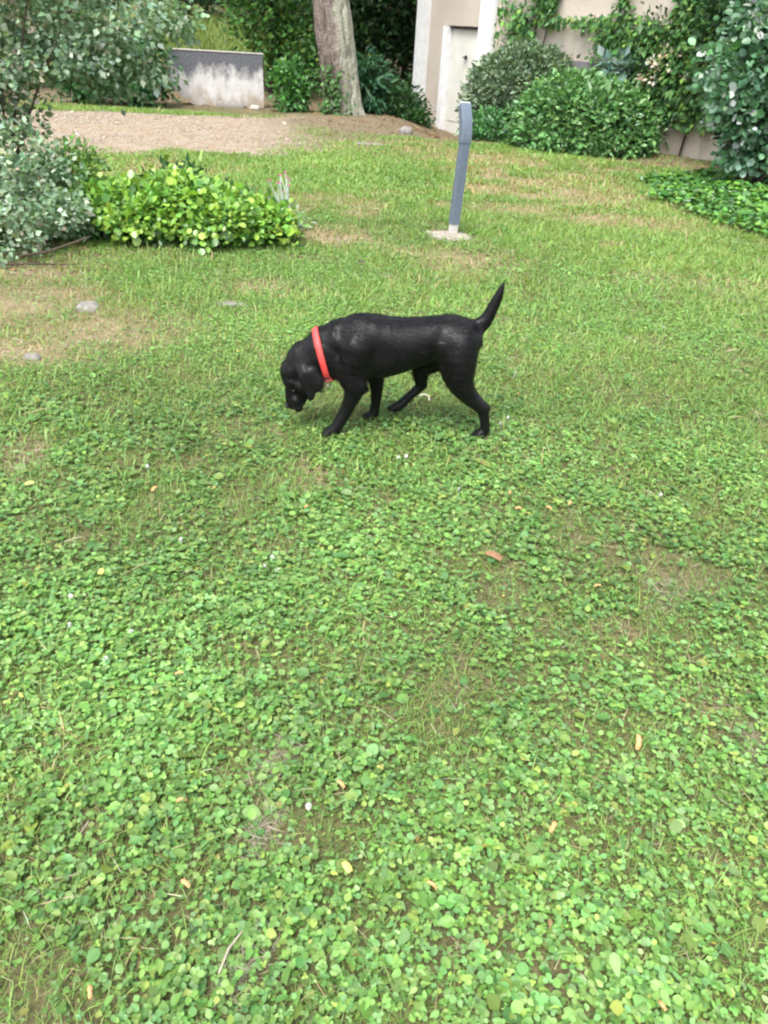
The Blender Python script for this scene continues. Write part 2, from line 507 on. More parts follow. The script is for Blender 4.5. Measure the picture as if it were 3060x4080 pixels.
v, f, c = join_leaves(clover(11500, .35, 2.1, .0130, T_ROUND, (.006, .036)) + clover(8600, 2.1, 3.3, .0138, T_HEX, (.006, .028)) +
                      clover(11000, 3.3, 6.0, .0165, T_OVAL, (.006, .024)) + clover(6500, 6.0, 9.0, .0225, T_OVAL, (.006, .024)) + clover(3600, 9.0, 16.0, .031, T_OVAL, (.005, .024)))
tag(mesh_np('clover_lawn', v, f, M['lawn'], colors=c), 'low carpet of round green clover leaves covering the lawn', 'clover', kind='stuff')
# a sprinkling of broad plantain leaves in the foreground
x, y = scatter(110, .35, 3.6)
k = rng.random(len(x)) < lawn_keep(x, y); x, y = x[k], y[k]; n = len(x)
pl = leaf_arrays(np.stack([x, y, ground_z(x, y) + .015 + .015 * rng.random(n)], 1), flat_dirs(n, .25), np.stack([rng.normal(size=n) * .3, rng.normal(size=n) * .3, np.ones(n)], 1),
                 .027 * np.exp(.25 * rng.normal(size=n)), palette(rng, n, [(.16, .28, .08), (.16, .25, .055), (.085, .2, .06), (.2, .26, .06)], [3, 2, 2, 1], .12), T_ROUND)
v, f, c = join_leaves([blades(15500, .35, 2.6, .040, .62), blades(8500, 2.6, 5.0, .044, 1.0), blades(9500, 5.0, 9.0, .045, 1.4, T_TRI, tilt=.75), blades(6500, 9.0, 16.5, .05, 2.0, T_TRI, tilt=.8), pl])
tag(mesh_np('grass', v, f, M['lawn'], colors=c), 'short mown grass blades growing through the clover', 'grass', kind='stuff')
v, f, c = join_leaves([straw(3600, .35, 3.5, .036, .40), straw(1100, 3.5, 8, .042, .7), straw(160, 8, 16, .05, 1.2)])
tag(mesh_np('dry_grass', v, f, M['leaf'], colors=c), 'dry straw coloured clippings lying thinly over the lawn', 'dry grass', kind='stuff')

# ------------------------------------------------------------------ gravel and litter
rng = np.random.default_rng(23)
def pebbles(n):
    x = rng.uniform(-7.5, 1.0, n); y = rng.uniform(9.5, 17.5, n)
    k = rng.random(n) < path_mask(x, y) ** 1.5 * sstep(-1.3, -2.8, x + .25 * (y - 15)) * (.35 + .65 * (fbm(x * .9, y * .9, seed=81) > .47)) * (y < 17.2)
    x, y = x[k], y[k]; n = len(x)
    s = .012 * np.exp(.4 * rng.normal(size=n))
    base = np.array([(1, 0, 0), (0, 1, 0), (-1, 0, 0), (0, -1, 0), (0, 0, .6), (0, 0, -.6)], float)
    tf = np.array([(0, 1, 4), (1, 2, 4), (2, 3, 4), (3, 0, 4), (1, 0, 5), (2, 1, 5), (3, 2, 5), (0, 3, 5)])
    v = np.stack([x, y, ground_z(x, y) + .003], 1)[:, None] + s[:, None, None] * base[None] * (1 + .35 * rng.normal(size=(n, 6, 1)))
    f = (np.arange(n)[:, None, None] * 6 + tf[None]).reshape(-1, 3)
    c = np.repeat(palette(rng, n, [(.33, .285, .225), (.28, .225, .165), (.39, .355, .305), (.22, .165, .115)], [3, 2.5, 1, 1.3], .10), 6, axis=0)
    return v.reshape(-1, 3), f, c
v, f, c = pebbles(26000)
gravel = mesh_np('gravel', v, f, None, colors=c)
mg, ntg, bgp = new_mat('gravel_chip')
ag = N(ntg, 'ShaderNodeAttribute', attribute_name='col'); ntg.links.new(ag.outputs['Color'], bgp.inputs['Base Color']); bgp.inputs['Roughness'].default_value = .9
M['chip'] = mg
gravel.data.materials.append(mg)
tag(gravel, 'pale crushed gravel spread over the drive before the wall', 'gravel', kind='stuff')

n = 16000
x = rng.uniform(-6, 7.5, n); y = rng.uniform(5, 21, n)
dm = np.maximum(edge_dirt(x, y), sstep(17.0, 18.0, y) * (x < 1))
dm = np.maximum(dm, .5 * np.exp(-(((x + 3.0) / .75) ** 2 + ((y - 5.9) / 1.0) ** 4)))
k = rng.random(n) < dm; x, y = x[k], y[k]; n = len(x)
a = rng.random(n) * 2 * PI
lit = leaf_arrays(np.stack([x, y, ground_z(x, y) + .006 + .012 * rng.random(n)], 1), np.stack([np.cos(a), np.sin(a), .15 * rng.normal(size=n)], 1),
                  np.stack([rng.normal(size=n) * .4, rng.normal(size=n) * .4, np.ones(n)], 1), .06 * np.exp(.4 * rng.normal(size=n)),
                  palette(rng, n, [(.2, .12, .06), (.32, .2, .1), (.12, .075, .045), (.4, .28, .15)], [3, 2, 2, 1], .2), T_LONG)
tag(mesh_np('leaf_litter', lit[0], lit[1], M['leaf'], colors=lit[2]), 'brown fallen leaves and needles under the shrubs and the pine', 'leaf litter', kind='stuff')

# ------------------------------------------------------------------ house
def wall_mat(name, a, b2, streak=True):
    m, nt, b = new_mat(name)
    n1 = noise_node(nt, 1.4, 6, .65); n2 = noise_node(nt, 60, 4, .6)
    r = ramp(nt, n1.outputs['Fac'], [(.3, a), (.72, b2)])
    nt.links.new(mixc(nt, .35, r.outputs[0], ramp(nt, n2.outputs['Fac'], [(.35, a), (.65, b2)]).outputs[0]), b.inputs['Base Color'])
    b.inputs['Roughness'].default_value = .92
    bump(nt, b, n2.outputs['Fac'], .5, .01)
    return m
M['render'] = wall_mat('house_render', (.42, .36, .295), (.53, .47, .40))
M['grey_band'] = wall_mat('grey_wall_band', (.14, .13, .135), (.22, .21, .215))
M['white'] = mat_simple('white_paint', (.62, .62, .61), (.78, .78, .77), 7, .6, .35, .15, .004)
M['door'] = mat_simple('cream_door_paint', (.56, .545, .48), (.66, .645, .59), 2.5, .5, .4, .08, .003)
M['shadow_gap'] = mat_simple('dark_gap', (.02, .018, .016), (.04, .036, .03), 10, .9, .1, 0)
M['darkmetal'] = mat_simple('dark_metal', (.03, .03, .032), (.07, .07, .07), 20, .45, .5, .1, .002, metal=.6)
M['roof'] = mat_simple('roof_tile', (.20, .09, .05), (.36, .18, .11), 6, .85, .2, .4, .01)

HP = np.array([1.52, 17.70])
def hdir(a): return np.array([math.cos(rad(a)), math.sin(rad(a))])
house = empty('house', (HP[0], HP[1], -.35))
tag(house, 'beige rendered house with cream door and white pillars behind the shrubs', 'house')
dw, rw = hdir(-60), hdir(-45)            # direction of the door wall and of the garden wall (towards the viewer)
dn, rn = np.array([dw[1], -dw[0]]), np.array([rw[1], -rw[0]])   # outward normals
ZB, ZT = -.1, 5.2                          # relative to the house origin at z = -0.35

def wbox(mb, d, n, s0, s1, o0, o1, z0, z1):
    """box along wall direction d from s0..s1, outward o0..o1 (house local)"""
    q = [d * s0 + n * o0, d * s1 + n * o0, d * s1 + n * o1, d * s0 + n * o1]
    v = [(p[0], p[1], z) for z in (z0, z1) for p in q]
    mb.add(v, [(0, 1, 2, 3), (7, 6, 5, 4), (4, 5, 1, 0), (5, 6, 2, 1), (6, 7, 3, 2), (7, 4, 0, 3)])
DT = 2.04   # door head (local z) 
mb = MB()
wbox(mb, dw, dn, -2.76, -1.78, -.3, 0, ZB, ZT)          # left of the door
wbox(mb, dw, dn, -1.78, -.44, -.3, 0, DT + .02, ZT)     # over the door
wbox(mb, dw, dn, -.44, .05, -.3, 0, ZB, ZT)
wbox(mb, rw, rn, .0, 9.0, -.3, -.004, ZB, ZT)
# back and far side of the building volume
back = dw * -2.76
mb.add([(back[0], back[1], ZB), (back[0] + 6, back[1] + 3.5, ZB), (back[0] + 6, back[1] + 3.5, ZT), (back[0], back[1], ZT)], [(0, 1, 2, 3)])
e = rw * 9.0
mb.add([(e[0], e[1], ZB), (e[0] + 3, e[1] + 4, ZB), (e[0] + 3, e[1] + 4, ZT), (e[0], e[1], ZT)], [(3, 2, 1, 0)])
mb.build('wall', M['render'], house)
mb = MB()
A = back + dn * .5 - dw * .5; B = dn * .5 + np.array([-.2, -.2]); Cc = e + rn * .5 + rw * .4
D = e + np.array([3.4, 4.4]); E2 = back + np.array([6.4, 4.2])
ring = [A, B, Cc, D, E2]; cen = sum(ring) / 5
mb.add([(p[0], p[1], ZT + .01) for p in ring] + [(p[0], p[1], ZT + .16) for p in ring] + [(cen[0], cen[1], ZT + 1.9)],
       [(4, 3, 2, 1, 0)] + [(i, (i + 1) % 5, 5 + (i + 1) % 5, 5 + i) for i in range(5)] + [(5 + i, 5 + (i + 1) % 5, 10) for i in range(5)])
mb.build('roof', M['roof'], house)
def hpart(name, mat, boxes, d=dw, nn=dn, parent=None):
    mb = MB()
    for b in boxes: wbox(mb, d, nn, *b)
    return mb.build(name, mat, parent or house)
tag(hpart('pillar', M['white'], [(-2.74, -2.40, .003, .16, ZB, ZT - .01), (-2.78, -2.36, .0035, .20, ZT - .3, ZT - .02)]), 'white corner pilaster left of the door')
tag(hpart('pillar', M['white'], [(-.40, .06, .003, .09, ZB, ZT - .01)]), 'broad white pillar right of the door')
door = hpart('door', M['door'], [(-1.60, -.455, -.14, -.09, .02, DT - .03)])
hpart('door_frame', M['white'], [(-1.777, -1.62, -.13, .05, ZB, DT + .012), (-.438, -.405, -.13, -.002, ZB, DT + .012)], parent=door)
hpart('panel', M['door'], [(-1.52, -1.06, -.087, -.080, .30, 1.80), (-1.00, -.53, -.087, -.080, .30, 1.80)], parent=door)
hpart('head_shade_strip', M['shadow_gap'], [(-1.615, -.445, -.13, -.02, DT - .025, DT + .0)], parent=door)  # dark strip standing in for the shade between door top and wall
hpart('handle', M['darkmetal'], [(-1.05, -.90, -.05, -.03, 1.50, 1.525), (-1.0, -.96, -.09, -.045, 1.47, 1.55)], parent=door)
hpart('door_sill', M['stone'] if 'stone' in M else None, [(-1.85, -.45, -.29, .18, ZB + .0, .015)])
hpart('grey_band', M['grey_band'], [(.35, 3.3, 0, .03, ZB, 1.62)], rw, rn)  # grey band laid over the lower part of the wall
vent = hpart('vent', M['shadow_gap'], [(4.95, 5.55, -.002, .012, .68, .80)], rw, rn)
hpart('sill', M['white'], [(4.85, 5.65, 0, .08, .82, .88)], rw, rn, parent=vent)

# creeper climbing the garden wall of the house
rng = np.random.default_rng(31)
def wall_pt(s, z, o=.06): 
    return np.stack([HP[0] + rw[0] * s + rn[0] * o, HP[1] + rw[1] * s + rn[1] * o, z], -1)
n = 52000
s = rng.uniform(.25, 8.5, n); z = rng.uniform(-.2, 4.9, n)
d = fbm(s * 1.3 + 3, z * 1.3, seed=91, oct=4)
rag = .35 * (d - .5)
m = .95 * ((z > 1.50 + rag) & (z < 1.98 + rag) & (s > .55))
m = np.maximum(m, .95 * ((s > .78 + rag) & (s < 1.55 + rag) & (z > 1.35)))
m = np.maximum(m, .30 * ((s > .12) & (s < .8) & (z > 1.25)))
m = np.maximum(m, 1.0 * ((s > 3.9 + 2 * rag) & (z > .5 + rag)))
m = np.maximum(m, .8 * (np.abs(s - 2.80 - rag) < .09) * (z > 1.5))
m = np.maximum(m, .55 * ((s > 2.5 + 2 * rag) & (z > .8) & (z < 1.6)))
m = np.maximum(m, .85 * (z > 2.75 + rag))
m = m * (1 - .92 * ((s > 5.0) & (s < 6.4) & (z < .95)))
k = rng.random(n) < m * sstep(.22, .38, d)
s, z = s[k], z[k]; n = len(s)
p = wall_pt(s, z, .05 + .22 * rng.random(n) ** 1.5)
nn = np.array([rn[0], rn[1], .35])
cv = leaf_arrays(p, np.stack([rn[0] * .4 + rng.normal(size=n) * .6, rn[1] * .4 + rng.normal(size=n) * .6, -.7 + .4 * rng.normal(size=n)], 1),
                 nn[None] + rng.normal(size=(n, 3)) * .4, .105 * np.exp(.25 * rng.normal(size=n)),
                 palette(rng, n, [(.07, .18, .05), (.10, .23, .06), (.04, .11, .035), (.18, .30, .06)], [3, 2, 1.6, 1], .2), T_OVAL)
creeper = empty('creeper', (HP[0] + rw[0] * 1, HP[1] + rw[1] * 1, -.3))
tag(creeper, 'green creeper hanging over the beige house wall above the shrubs', 'creeper')
def put(o, root):
    o.parent = root; o.matrix_parent_inverse = Matrix.Translation(-root.location)
    return o
put(mesh_np('foliage', cv[0], cv[1], M['leaf'], colors=cv[2]), creeper)
for s0 in (1.0, 1.25, 4.5, 6.9):
    mb = MB(); zz = np.linspace(-.28, 3.2, 14)
    mb.tube(wall_pt(s0 + .03 * zz + .05 * np.sin(zz * 3 + s0), zz, .05), np.linspace(.02, .008, 14), 6)
    put(mb.build('stem', M['bark'], None), creeper)

# ------------------------------------------------------------------ plants
def shrub(name, label, cat, base, specs, mat, seed, n_tw=14, r0=.02, group=None, twig_mat=None, extra=None):
    """specs: list of dicts for foliage(); all leaves become one crown, branches another part"""
    rg = np.random.default_rng(seed)
    root = empty(name, base)
    tag(root, label, cat, group)
    parts, ends = [], []
    for sp in specs:
        a, cc = foliage(rg, **sp); parts.append(a); ends.append(cc)
    v, f, c = join_leaves(parts)
    put(mesh_np('crown', v, f, mat, colors=c), root)
    ends = np.concatenate(ends)
    ends = ends[rg.choice(len(ends), min(n_tw, len(ends)), replace=False)]
    put(twigs(rg, base, ends, r0).build('branches', twig_mat or M['bark'], None), root)
    return root

GREY = [(.20, .31, .185), (.27, .38, .25), (.13, .23, .12), (.38, .46, .35), (.46, .42, .31)]
GREYW = [3, 2.5, 2.5, 1.2, .5]
# big silvery shrub on the left, arching over the drive
shrub('silver_shrub', 'tall silver green shrub arching over the gravel drive at the left edge', 'shrub', (-3.35, 6.7, 0), [
    dict(blobs=[(-2.95, 7.2, 1.42, .75, .6, .36), (-2.35, 7.35, 1.56, .36, .4, .2), (-3.25, 6.8, 1.15, .5, .5, .30), (-2.62, 7.2, 1.22, .4, .4, .2), (-3.1, 7.1, 2.0, .9, .7, .4), (-3.9, 6.6, 1.3, .7, .8, .9), (-3.3, 6.75, .8, .3, .35, .22)],
         n_clumps=640, per=30, clump_r=.07, size=.048, cols=GREY, wts=GREYW, inner=.35, out=.4, droop=.1, wid=1.45),
    dict(blobs=[(-2.2, 7.3, 1.18, .26, .25, .12), (-2.45, 7.3, 1.02, .25, .2, .12), (-1.98, 7.4, 1.52, .17, .2, .12)],
         n_clumps=42, per=22, clump_r=.055, size=.052, cols=GREY, wts=GREYW, inner=.1, out=.5, droop=.4, wid=1.45),
], M['leaf'], 101, 9, .016)
shrub('silver_shrub', 'low silver green shrub in the bed left of the bright yellow green shrub', 'shrub', (-2.95, 6.2, 0), [
    dict(blobs=[(-2.98, 6.3, .38, .40, .45, .40), (-2.88, 5.65, .17, .36, .34, .24), (-3.4, 5.9, .4, .5, .5, .45), (-2.7, 6.05, .22, .3, .3, .25)],
         n_clumps=330, per=26, clump_r=.06, size=.046, cols=GREY, wts=GREYW, inner=.35, out=.4, droop=.05, wid=1.45),
    dict(blobs=[(-2.72, 6.75, .44, .24, .25, .18)], n_clumps=60, per=20, clump_r=.055, size=.05, cols=[(.13, .26, .06), (.18, .3, .06), (.08, .17, .05)], wts=[2, 1, 1], inner=.3),
], M['leaf'], 103, 14, .010)
mb = MB()
for pts, r in (([(-2.75, 5.55, .03), (-2.5, 5.52, .09), (-2.25, 5.7, .17)], .012), ([(-2.9, 5.3, .02), (-2.6, 5.4, .03), (-2.3, 5.5, .02)], .010)):
    mb.tube(pts, [r, r * .8, r * .5], 6)
tag(mb.build('fallen_branch', M['bark']), 'thin bare branches lying below the silver shrub', 'branch')
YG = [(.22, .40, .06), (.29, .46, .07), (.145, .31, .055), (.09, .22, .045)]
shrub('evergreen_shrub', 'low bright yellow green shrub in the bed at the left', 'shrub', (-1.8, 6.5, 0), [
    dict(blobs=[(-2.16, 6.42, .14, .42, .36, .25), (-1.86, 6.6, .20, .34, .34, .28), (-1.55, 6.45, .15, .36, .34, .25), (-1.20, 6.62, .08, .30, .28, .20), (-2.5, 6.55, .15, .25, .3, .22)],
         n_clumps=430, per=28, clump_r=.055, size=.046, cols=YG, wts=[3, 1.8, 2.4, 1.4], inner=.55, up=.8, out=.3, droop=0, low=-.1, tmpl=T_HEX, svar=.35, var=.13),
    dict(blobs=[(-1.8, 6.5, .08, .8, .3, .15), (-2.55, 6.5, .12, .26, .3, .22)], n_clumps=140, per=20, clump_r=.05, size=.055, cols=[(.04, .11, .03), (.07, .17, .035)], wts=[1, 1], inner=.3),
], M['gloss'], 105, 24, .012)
shrub('leafy_weed', 'dark leafy shoots sticking up behind the bright yellow green shrub', 'plant', (-2.0, 7.55, 0), [
    dict(blobs=[(-2.05, 7.55, .28, .36, .16, .13), (-1.6, 7.5, .2, .3, .14, .1)], n_clumps=32, per=12, clump_r=.045, size=.075, cols=[(.06, .17, .06), (.09, .22, .07), (.04, .12, .05)], wts=[1, 1, 1], inner=.1)], M['leaf'], 107, 18, .008)

# silvery campion with magenta flowers
rng = np.random.default_rng(41)
M['felt'] = mat_simple('felted_stem', (.34, .42, .34), (.48, .55, .46), 40, .9, .1, 0)
M['magenta'] = mat_simple('magenta_petal', (.48, .03, .2), (.62, .06, .3), 60, .7, .2, 0)
camp = empty('rose_campion', (-1.04, 7.15, 0))
tag(camp, 'silvery stemmed flowering plant with small magenta blooms beside the yellow green shrub', 'flower')
mb = MB(); heads = []
for i in range(9):
    bx, by = rng.normal(size=2) * .04
    tx, ty, tz = bx + rng.normal() * .09, by + rng.normal() * .06, .26 + .2 * rng.random()
    mb.tube([(bx, by, 0), ((bx + tx) / 2 + .01, (by + ty) / 2, tz * .55), (tx, ty, tz)], [.008, .007, .005], 5)
    heads.append((tx, ty, tz))
    sx, sz = tx + rng.normal() * .06, tz * .95
    mb.tube([((bx + tx) / 2 + .01, (by + ty) / 2, tz * .55), (sx, ty + .02, sz)], [.006, .004], 5)
    if i % 2: heads.append((sx, ty + .02, sz))
mb.build('stems', M['felt'], camp)
for i, h in enumerate(heads[:9]):
    mb = MB()
    for q in range(5):
        a = q * 2 * PI / 5 + i
        c0, s0 = math.cos(a), math.sin(a)
        mb.add([(h[0], h[1], h[2]), (h[0] + .016 * c0 - .007 * s0, h[1] + .016 * s0 + .007 * c0, h[2] + .009), (h[0] + .021 * c0, h[1] + .021 * s0, h[2] + .006), (h[0] + .016 * c0 + .007 * s0, h[1] + .016 * s0 - .007 * c0, h[2] + .009)], [(0, 1, 2, 3)])
    mb.build('bloom', M['magenta'], camp)
a, _ = foliage(rng, [(-1.04, 7.15, .07, .16, .12, .08)], 26, 10, .04, .07, [(.3, .38, .3), (.22, .32, .2)], [1, 1], T_LONG)
put(mesh_np('leaves', a[0], a[1], M['leaf'], colors=a[2]), camp)

# clipped domes by the house
shrub('clipped_shrub', 'grey green rounded shrub against the cream house door', 'shrub', (2.16, 16.3, -.22), [
    dict(blobs=[(2.12, 16.35, .42, 1.08, .88, 1.0)], n_clumps=700, per=40, clump_r=.085, size=.075, cols=[(.13, .205, .115), (.185, .27, .165), (.085, .145, .075), (.26, .33, .22)], wts=[3, 2, 2, 1], inner=.8, up=.6, out=.35, low=-.45, var=.16, svar=.35)],
    M['leaf'], 109, 16, .03)
shrub('clipped_shrub', 'fresh green dome shaped shrub in front of the grey green one', 'shrub', (2.92, 14.5, 0), [
    dict(blobs=[(2.92, 14.5, .25, 1.12, .95, .80), (2.55, 14.4, .35, .7, .7, .68), (3.4, 14.5, .2, .7, .7, .6)], n_clumps=760, per=36, clump_r=.085, size=.085, tmpl=T_OVAL, cols=[(.105, .24, .075), (.15, .31, .10), (.065, .165, .055), (.20, .36, .125)], wts=[3, 2, 1.5, 1], inner=.8, up=.65, out=.35, low=-.45, var=.16, svar=.35),
    dict(blobs=[(1.75, 15.2, .12, .75, .4, .35)], n_clumps=120, per=26, clump_r=.08, size=.09, cols=[(.05, .16, .05), (.08, .21, .06)], wts=[1, 1], inner=.5)],
    M['gloss'], 111, 16, .03)
shrub('rose_bush', 'tall loose shrub with cream flower clusters before the house wall', 'shrub', (4.45, 15.2, -.02), [
    dict(blobs=[(4.35, 15.3, 1.15, .72, .5, .55), (4.7, 15.2, .75, .6, .5, .5), (4.35, 15.4, 1.8, .65, .45, .35), (4.35, 15.2, .45, .5, .35, .42)], n_clumps=420, per=22, clump_r=.1, size=.085, cols=[(.045, .11, .035), (.08, .17, .05), (.03, .07, .025), (.12, .21, .07)], wts=[3, 2, 2, 1], inner=.4),
    dict(blobs=[(4.5, 14.85, 1.15, .75, .45, .62)], n_clumps=54, per=9, clump_r=.035, size=.052, cols=[(.50, .46, .34), (.58, .56, .46), (.5, .42, .30)], wts=[1, 1, 1], inner=.8, low=-.3, var=.08, tmpl=T_ROUND)],
    M['leaf'], 113, 30, .02)
shrub('grey_leaf_plant', 'blue grey broad leaved plant above the green dome shrub', 'plant', (3.62, 15.4, -.1), [
    dict(blobs=[(3.58, 15.35, 1.18, .26, .22, .18)], n_clumps=14, per=9, clump_r=.07, size=.2, cols=[(.15, .25, .21), (.2, .3, .26), (.11, .2, .17)], wts=[1, 1, 1], inner=.1, droop=-.1)], M['leaf'], 115, 12, .015)
shrub('glaucous_shrub', 'large blue green shrub with pale leaves at the right edge', 'shrub', (4.35, 10.9, 0), [
    dict(blobs=[(4.15, 10.85, 1.35, .62, .6, .62), (4.35, 10.8, .75, .5, .5, .5), (4.6, 11.0, 2.0, .8, .7, .5), (4.9, 10.9, 1.2, .7, .7, .9)], n_clumps=420, per=22, clump_r=.085, size=.085, cols=[(.085, .20, .10), (.12, .27, .13), (.19, .32, .21), (.34, .42, .36), (.05, .12, .055)], wts=[3, 2.5, 2, .8, 2], inner=.4, tmpl=T_HEX),
    dict(blobs=[(4.15, 10.7, 1.2, .6, .6, .7)], n_clumps=20, per=3, clump_r=.05, size=.06, cols=[(.38, .43, .38)], wts=[1], inner=.85, var=.05, tmpl=T_ROUND)],
    M['gloss'], 117, 30, .025)
shrub('dark_shrub', 'dark green tall bushy tree at the corner of the house wall, top right', 'tree', (5.0, 13.4, 0), [
    dict(blobs=[(4.75, 13.6, 2.05, .62, .5, .5), (5.3, 13.0, 1.6, .7, .5, .8), (5.0, 13.6, 2.9, .9, .7, .6)], n_clumps=300, per=24, clump_r=.12, size=.10, cols=[(.03, .085, .03), (.05, .13, .04), (.02, .055, .022)], wts=[2, 2, 2], inner=.4)], M['leaf'], 119, 24, .035)
# ivy carpet on the right
rg = np.random.default_rng(121)
n = 26000
x = rg.uniform(2.4, 6.5, n); y = rg.uniform(6.8, 12.6, n)
e1 = np.interp(y, [6.5, 8.1, 9.6, 11.1, 11.9, 12.4], [4.6, 3.5, 3.15, 3.0, 3.7, 5.0])
k = rg.random(n) < sstep(-.15, .35, x - e1 + (fbm(x * 2, y * 2, seed=3) - .5) * .9)
x, y = x[k], y[k]; n = len(x)
hump = .08 + .14 * sstep(0, .8, x - np.interp(y, [6.5, 8.1, 9.6, 11.1, 11.9, 12.4], [4.6, 3.5, 3.15, 3.0, 3.7, 5.0])) * fbm(x * 3, y * 3, seed=6)
p = np.stack([x, y, ground_z(x, y) + .01 + hump * (.35 + .65 * rg.random(n) ** .6)], 1)
a = rg.random(n) * 2 * PI
iv = leaf_arrays(p, np.stack([np.cos(a), np.sin(a), .25 * rg.normal(size=n)], 1), np.stack([.4 * rg.normal(size=n), .4 * rg.normal(size=n) - .2, np.ones(n)], 1), .062 * np.exp(.25 * rg.normal(size=n)),
                 palette(rg, n, [(.06, .17, .035), (.10, .24, .04), (.15, .31, .045), (.04, .11, .03)], [3, 2.5, 1.2, 2], .18), T_HEX)
tag(mesh_np('ivy_carpet', iv[0], iv[1], M['gloss'], colors=iv[2]), 'dense green ground cover spreading over the lawn at the right edge', 'ground cover', kind='stuff')

# ------------------------------------------------------------------ pine by the drive
def bark_mat():
    m, nt, b = new_mat('pine_bark')
    tc = N(nt, 'ShaderNodeTexCoord')
    mp = N(nt, 'ShaderNodeMapping'); mp.inputs['Scale'].default_value = (9, 9, 3)
    nt.links.new(tc.outputs['Object'], mp.inputs['Vector'])
    vo = N(nt, 'ShaderNodeTexVoronoi', Scale=1.6); nt.links.new(mp.outputs[0], vo.inputs['Vector'])
    n1 = noise_node(nt, 3, 6, .7); n2 = noise_node(nt, 26, 5, .7)
    base = ramp(nt, n2.outputs['Fac'], [(.3, (.075, .058, .05)), (.52, (.185, .15, .13)), (.72, (.33, .285, .25))]).outputs[0]
    lich = ramp(nt, n2.outputs['Fac'], [(.3, (.2, .2, .15)), (.7, (.46, .46, .37))]).outputs[0]
    sx = N(nt, 'ShaderNodeSeparateXYZ'); nt.links.new(tc.outputs['Object'], sx.inputs[0])
    # lichen grows on the weather side: distance from the leaning axis
    ax = N(nt, 'ShaderNodeMath', operation='MULTIPLY_ADD'); ax.inputs[1].default_value = .175; nt.links.new(sx.outputs[2], ax.inputs[0]); nt.links.new(sx.outputs[0], ax.inputs[2])
    ad = N(nt, 'ShaderNodeMath', operation='ADD'); nt.links.new(ax.outputs[0], ad.inputs[0])
    nz = N(nt, 'ShaderNodeMath', operation='MULTIPLY_ADD'); nz.inputs[1].default_value = .7; nz.inputs[2].default_value = -.35; nt.links.new(n1.outputs['Fac'], nz.inputs[0]); nt.links.new(nz.outputs[0], ad.inputs[1])
    lm = ramp(nt, ad.outputs[0], [(.0, (0, 0, 0)), (.22, (1, 1, 1))]).outputs[0]
    nt.links.new(mixc(nt, lm, base, lich), b.inputs['Base Color'])
    b.inputs['Roughness'].default_value = .95; b.inputs['Specular IOR Level'].default_value = .12
    bump(nt, b, n2.outputs['Fac'], .9, .03)
    return m
M['pine'] = bark_mat()
pine = empty('pine_tree', (-1.30, 17.3, 0.0))
tag(pine, 'thick leaning pine trunk with lichen grey bark at the end of the drive', 'tree')
zz = np.linspace(-.15, 9, 190); q = np.linspace(0, 2 * PI, 97)[:-1]
ZZ, QQ = np.meshgrid(zz, q, indexing='ij')
R0 = .372 - .012 * ZZ + .30 * np.exp(-(np.clip(ZZ, 0, None) + .1) / .16) * (.6 + .5 * np.cos(QQ * 4 + .7) * .6)
cxp, cyp = np.cos(QQ), np.sin(QQ)
bk = fbm(cxp * 4.5 + 9, cyp * 4.5, ZZ * 2.0, seed=201, oct=4)
cr = np.abs(fbm(cxp * 5 + 2, cyp * 5, ZZ * 1.5, seed=205, oct=3) - .5)
R0 = R0 + .09 * (bk - .5) - .05 * np.exp(-(cr / .03) ** 2)
V = np.stack([R0 * cxp - .175 * ZZ + .006 * ZZ ** 2, R0 * cyp, ZZ], -1).reshape(-1, 3)
na, nb = ZZ.shape
idx = np.arange(na * nb).reshape(na, nb)
fq = np.stack([idx[:-1], np.roll(idx, -1, 1)[:-1], np.roll(idx, -1, 1)[1:], idx[1:]], -1).reshape(-1, 4)
mesh_np('trunk', V, fq, M['pine'], pine, smooth=True)
rg = np.random.default_rng(210)
a, cc = foliage(rg, [(-2.3, 17.4, 9.2, 2.4, 2.4, 1.3), (-2.8, 17.6, 10.6, 1.7, 1.7, 1.0)], 260, 26, .28, .24, [(.03, .075, .03), (.045, .1, .035)], [1, 1], T_LONG, wid=.5)
put(mesh_np('crown', a[0], a[1], M['leaf'], colors=a[2]), pine)
put(twigs(rg, (-2.35, 17.3, 7.6), cc[:40], .07, .015).build('branches', M['bark'], None), pine)
# ivy at the foot of the pine
ivy = empty('ivy', (-1.55, 16.9, 0)); tag(ivy, 'ivy climbing the foot of the leaning pine trunk', 'ivy')
n = 260
zq = rg.random(n) ** 1.5 * .9; qq = rad(245) + rg.normal(size=n) * .42
rr = .40 + .3 * np.exp(-(zq + .1) / .16) + .03 * rg.random(n)
p = np.stack([-1.30 + rr * np.cos(qq) - .175 * zq, 17.3 + rr * np.sin(qq), zq + .03], 1)
iv = leaf_arrays(p, np.stack([np.cos(qq) * .5 + .5 * rg.normal(size=n), np.sin(qq) * .5 + .5 * rg.normal(size=n), -.6 + .4 * rg.normal(size=n)], 1), np.stack([np.cos(qq), np.sin(qq), np.full(n, .5)], 1) + .35 * rg.normal(size=(n, 3)),
                 .075 * np.exp(.2 * rg.normal(size=n)), palette(rg, n, [(.06, .15, .04), (.1, .2, .05), (.04, .1, .03)], [2, 1, 1], .2), T_ROUND)
put(mesh_np('leaves', iv[0], iv[1], M['leaf'], colors=iv[2]), ivy)
for s0 in (-.35, 0, .3):
    mb = MB(); z1 = np.linspace(0, 1.1, 8)
    mb.tube(np.stack([-1.30 + .40 * math.cos(rad(245) + s0) - .175 * z1 + .03 * np.sin(z1 * 5), np.full(8, 17.3 + .42 * math.sin(rad(245) + s0)), z1], 1), .012, 5)
    put(mb.build('stem', M['bark'], None), ivy)
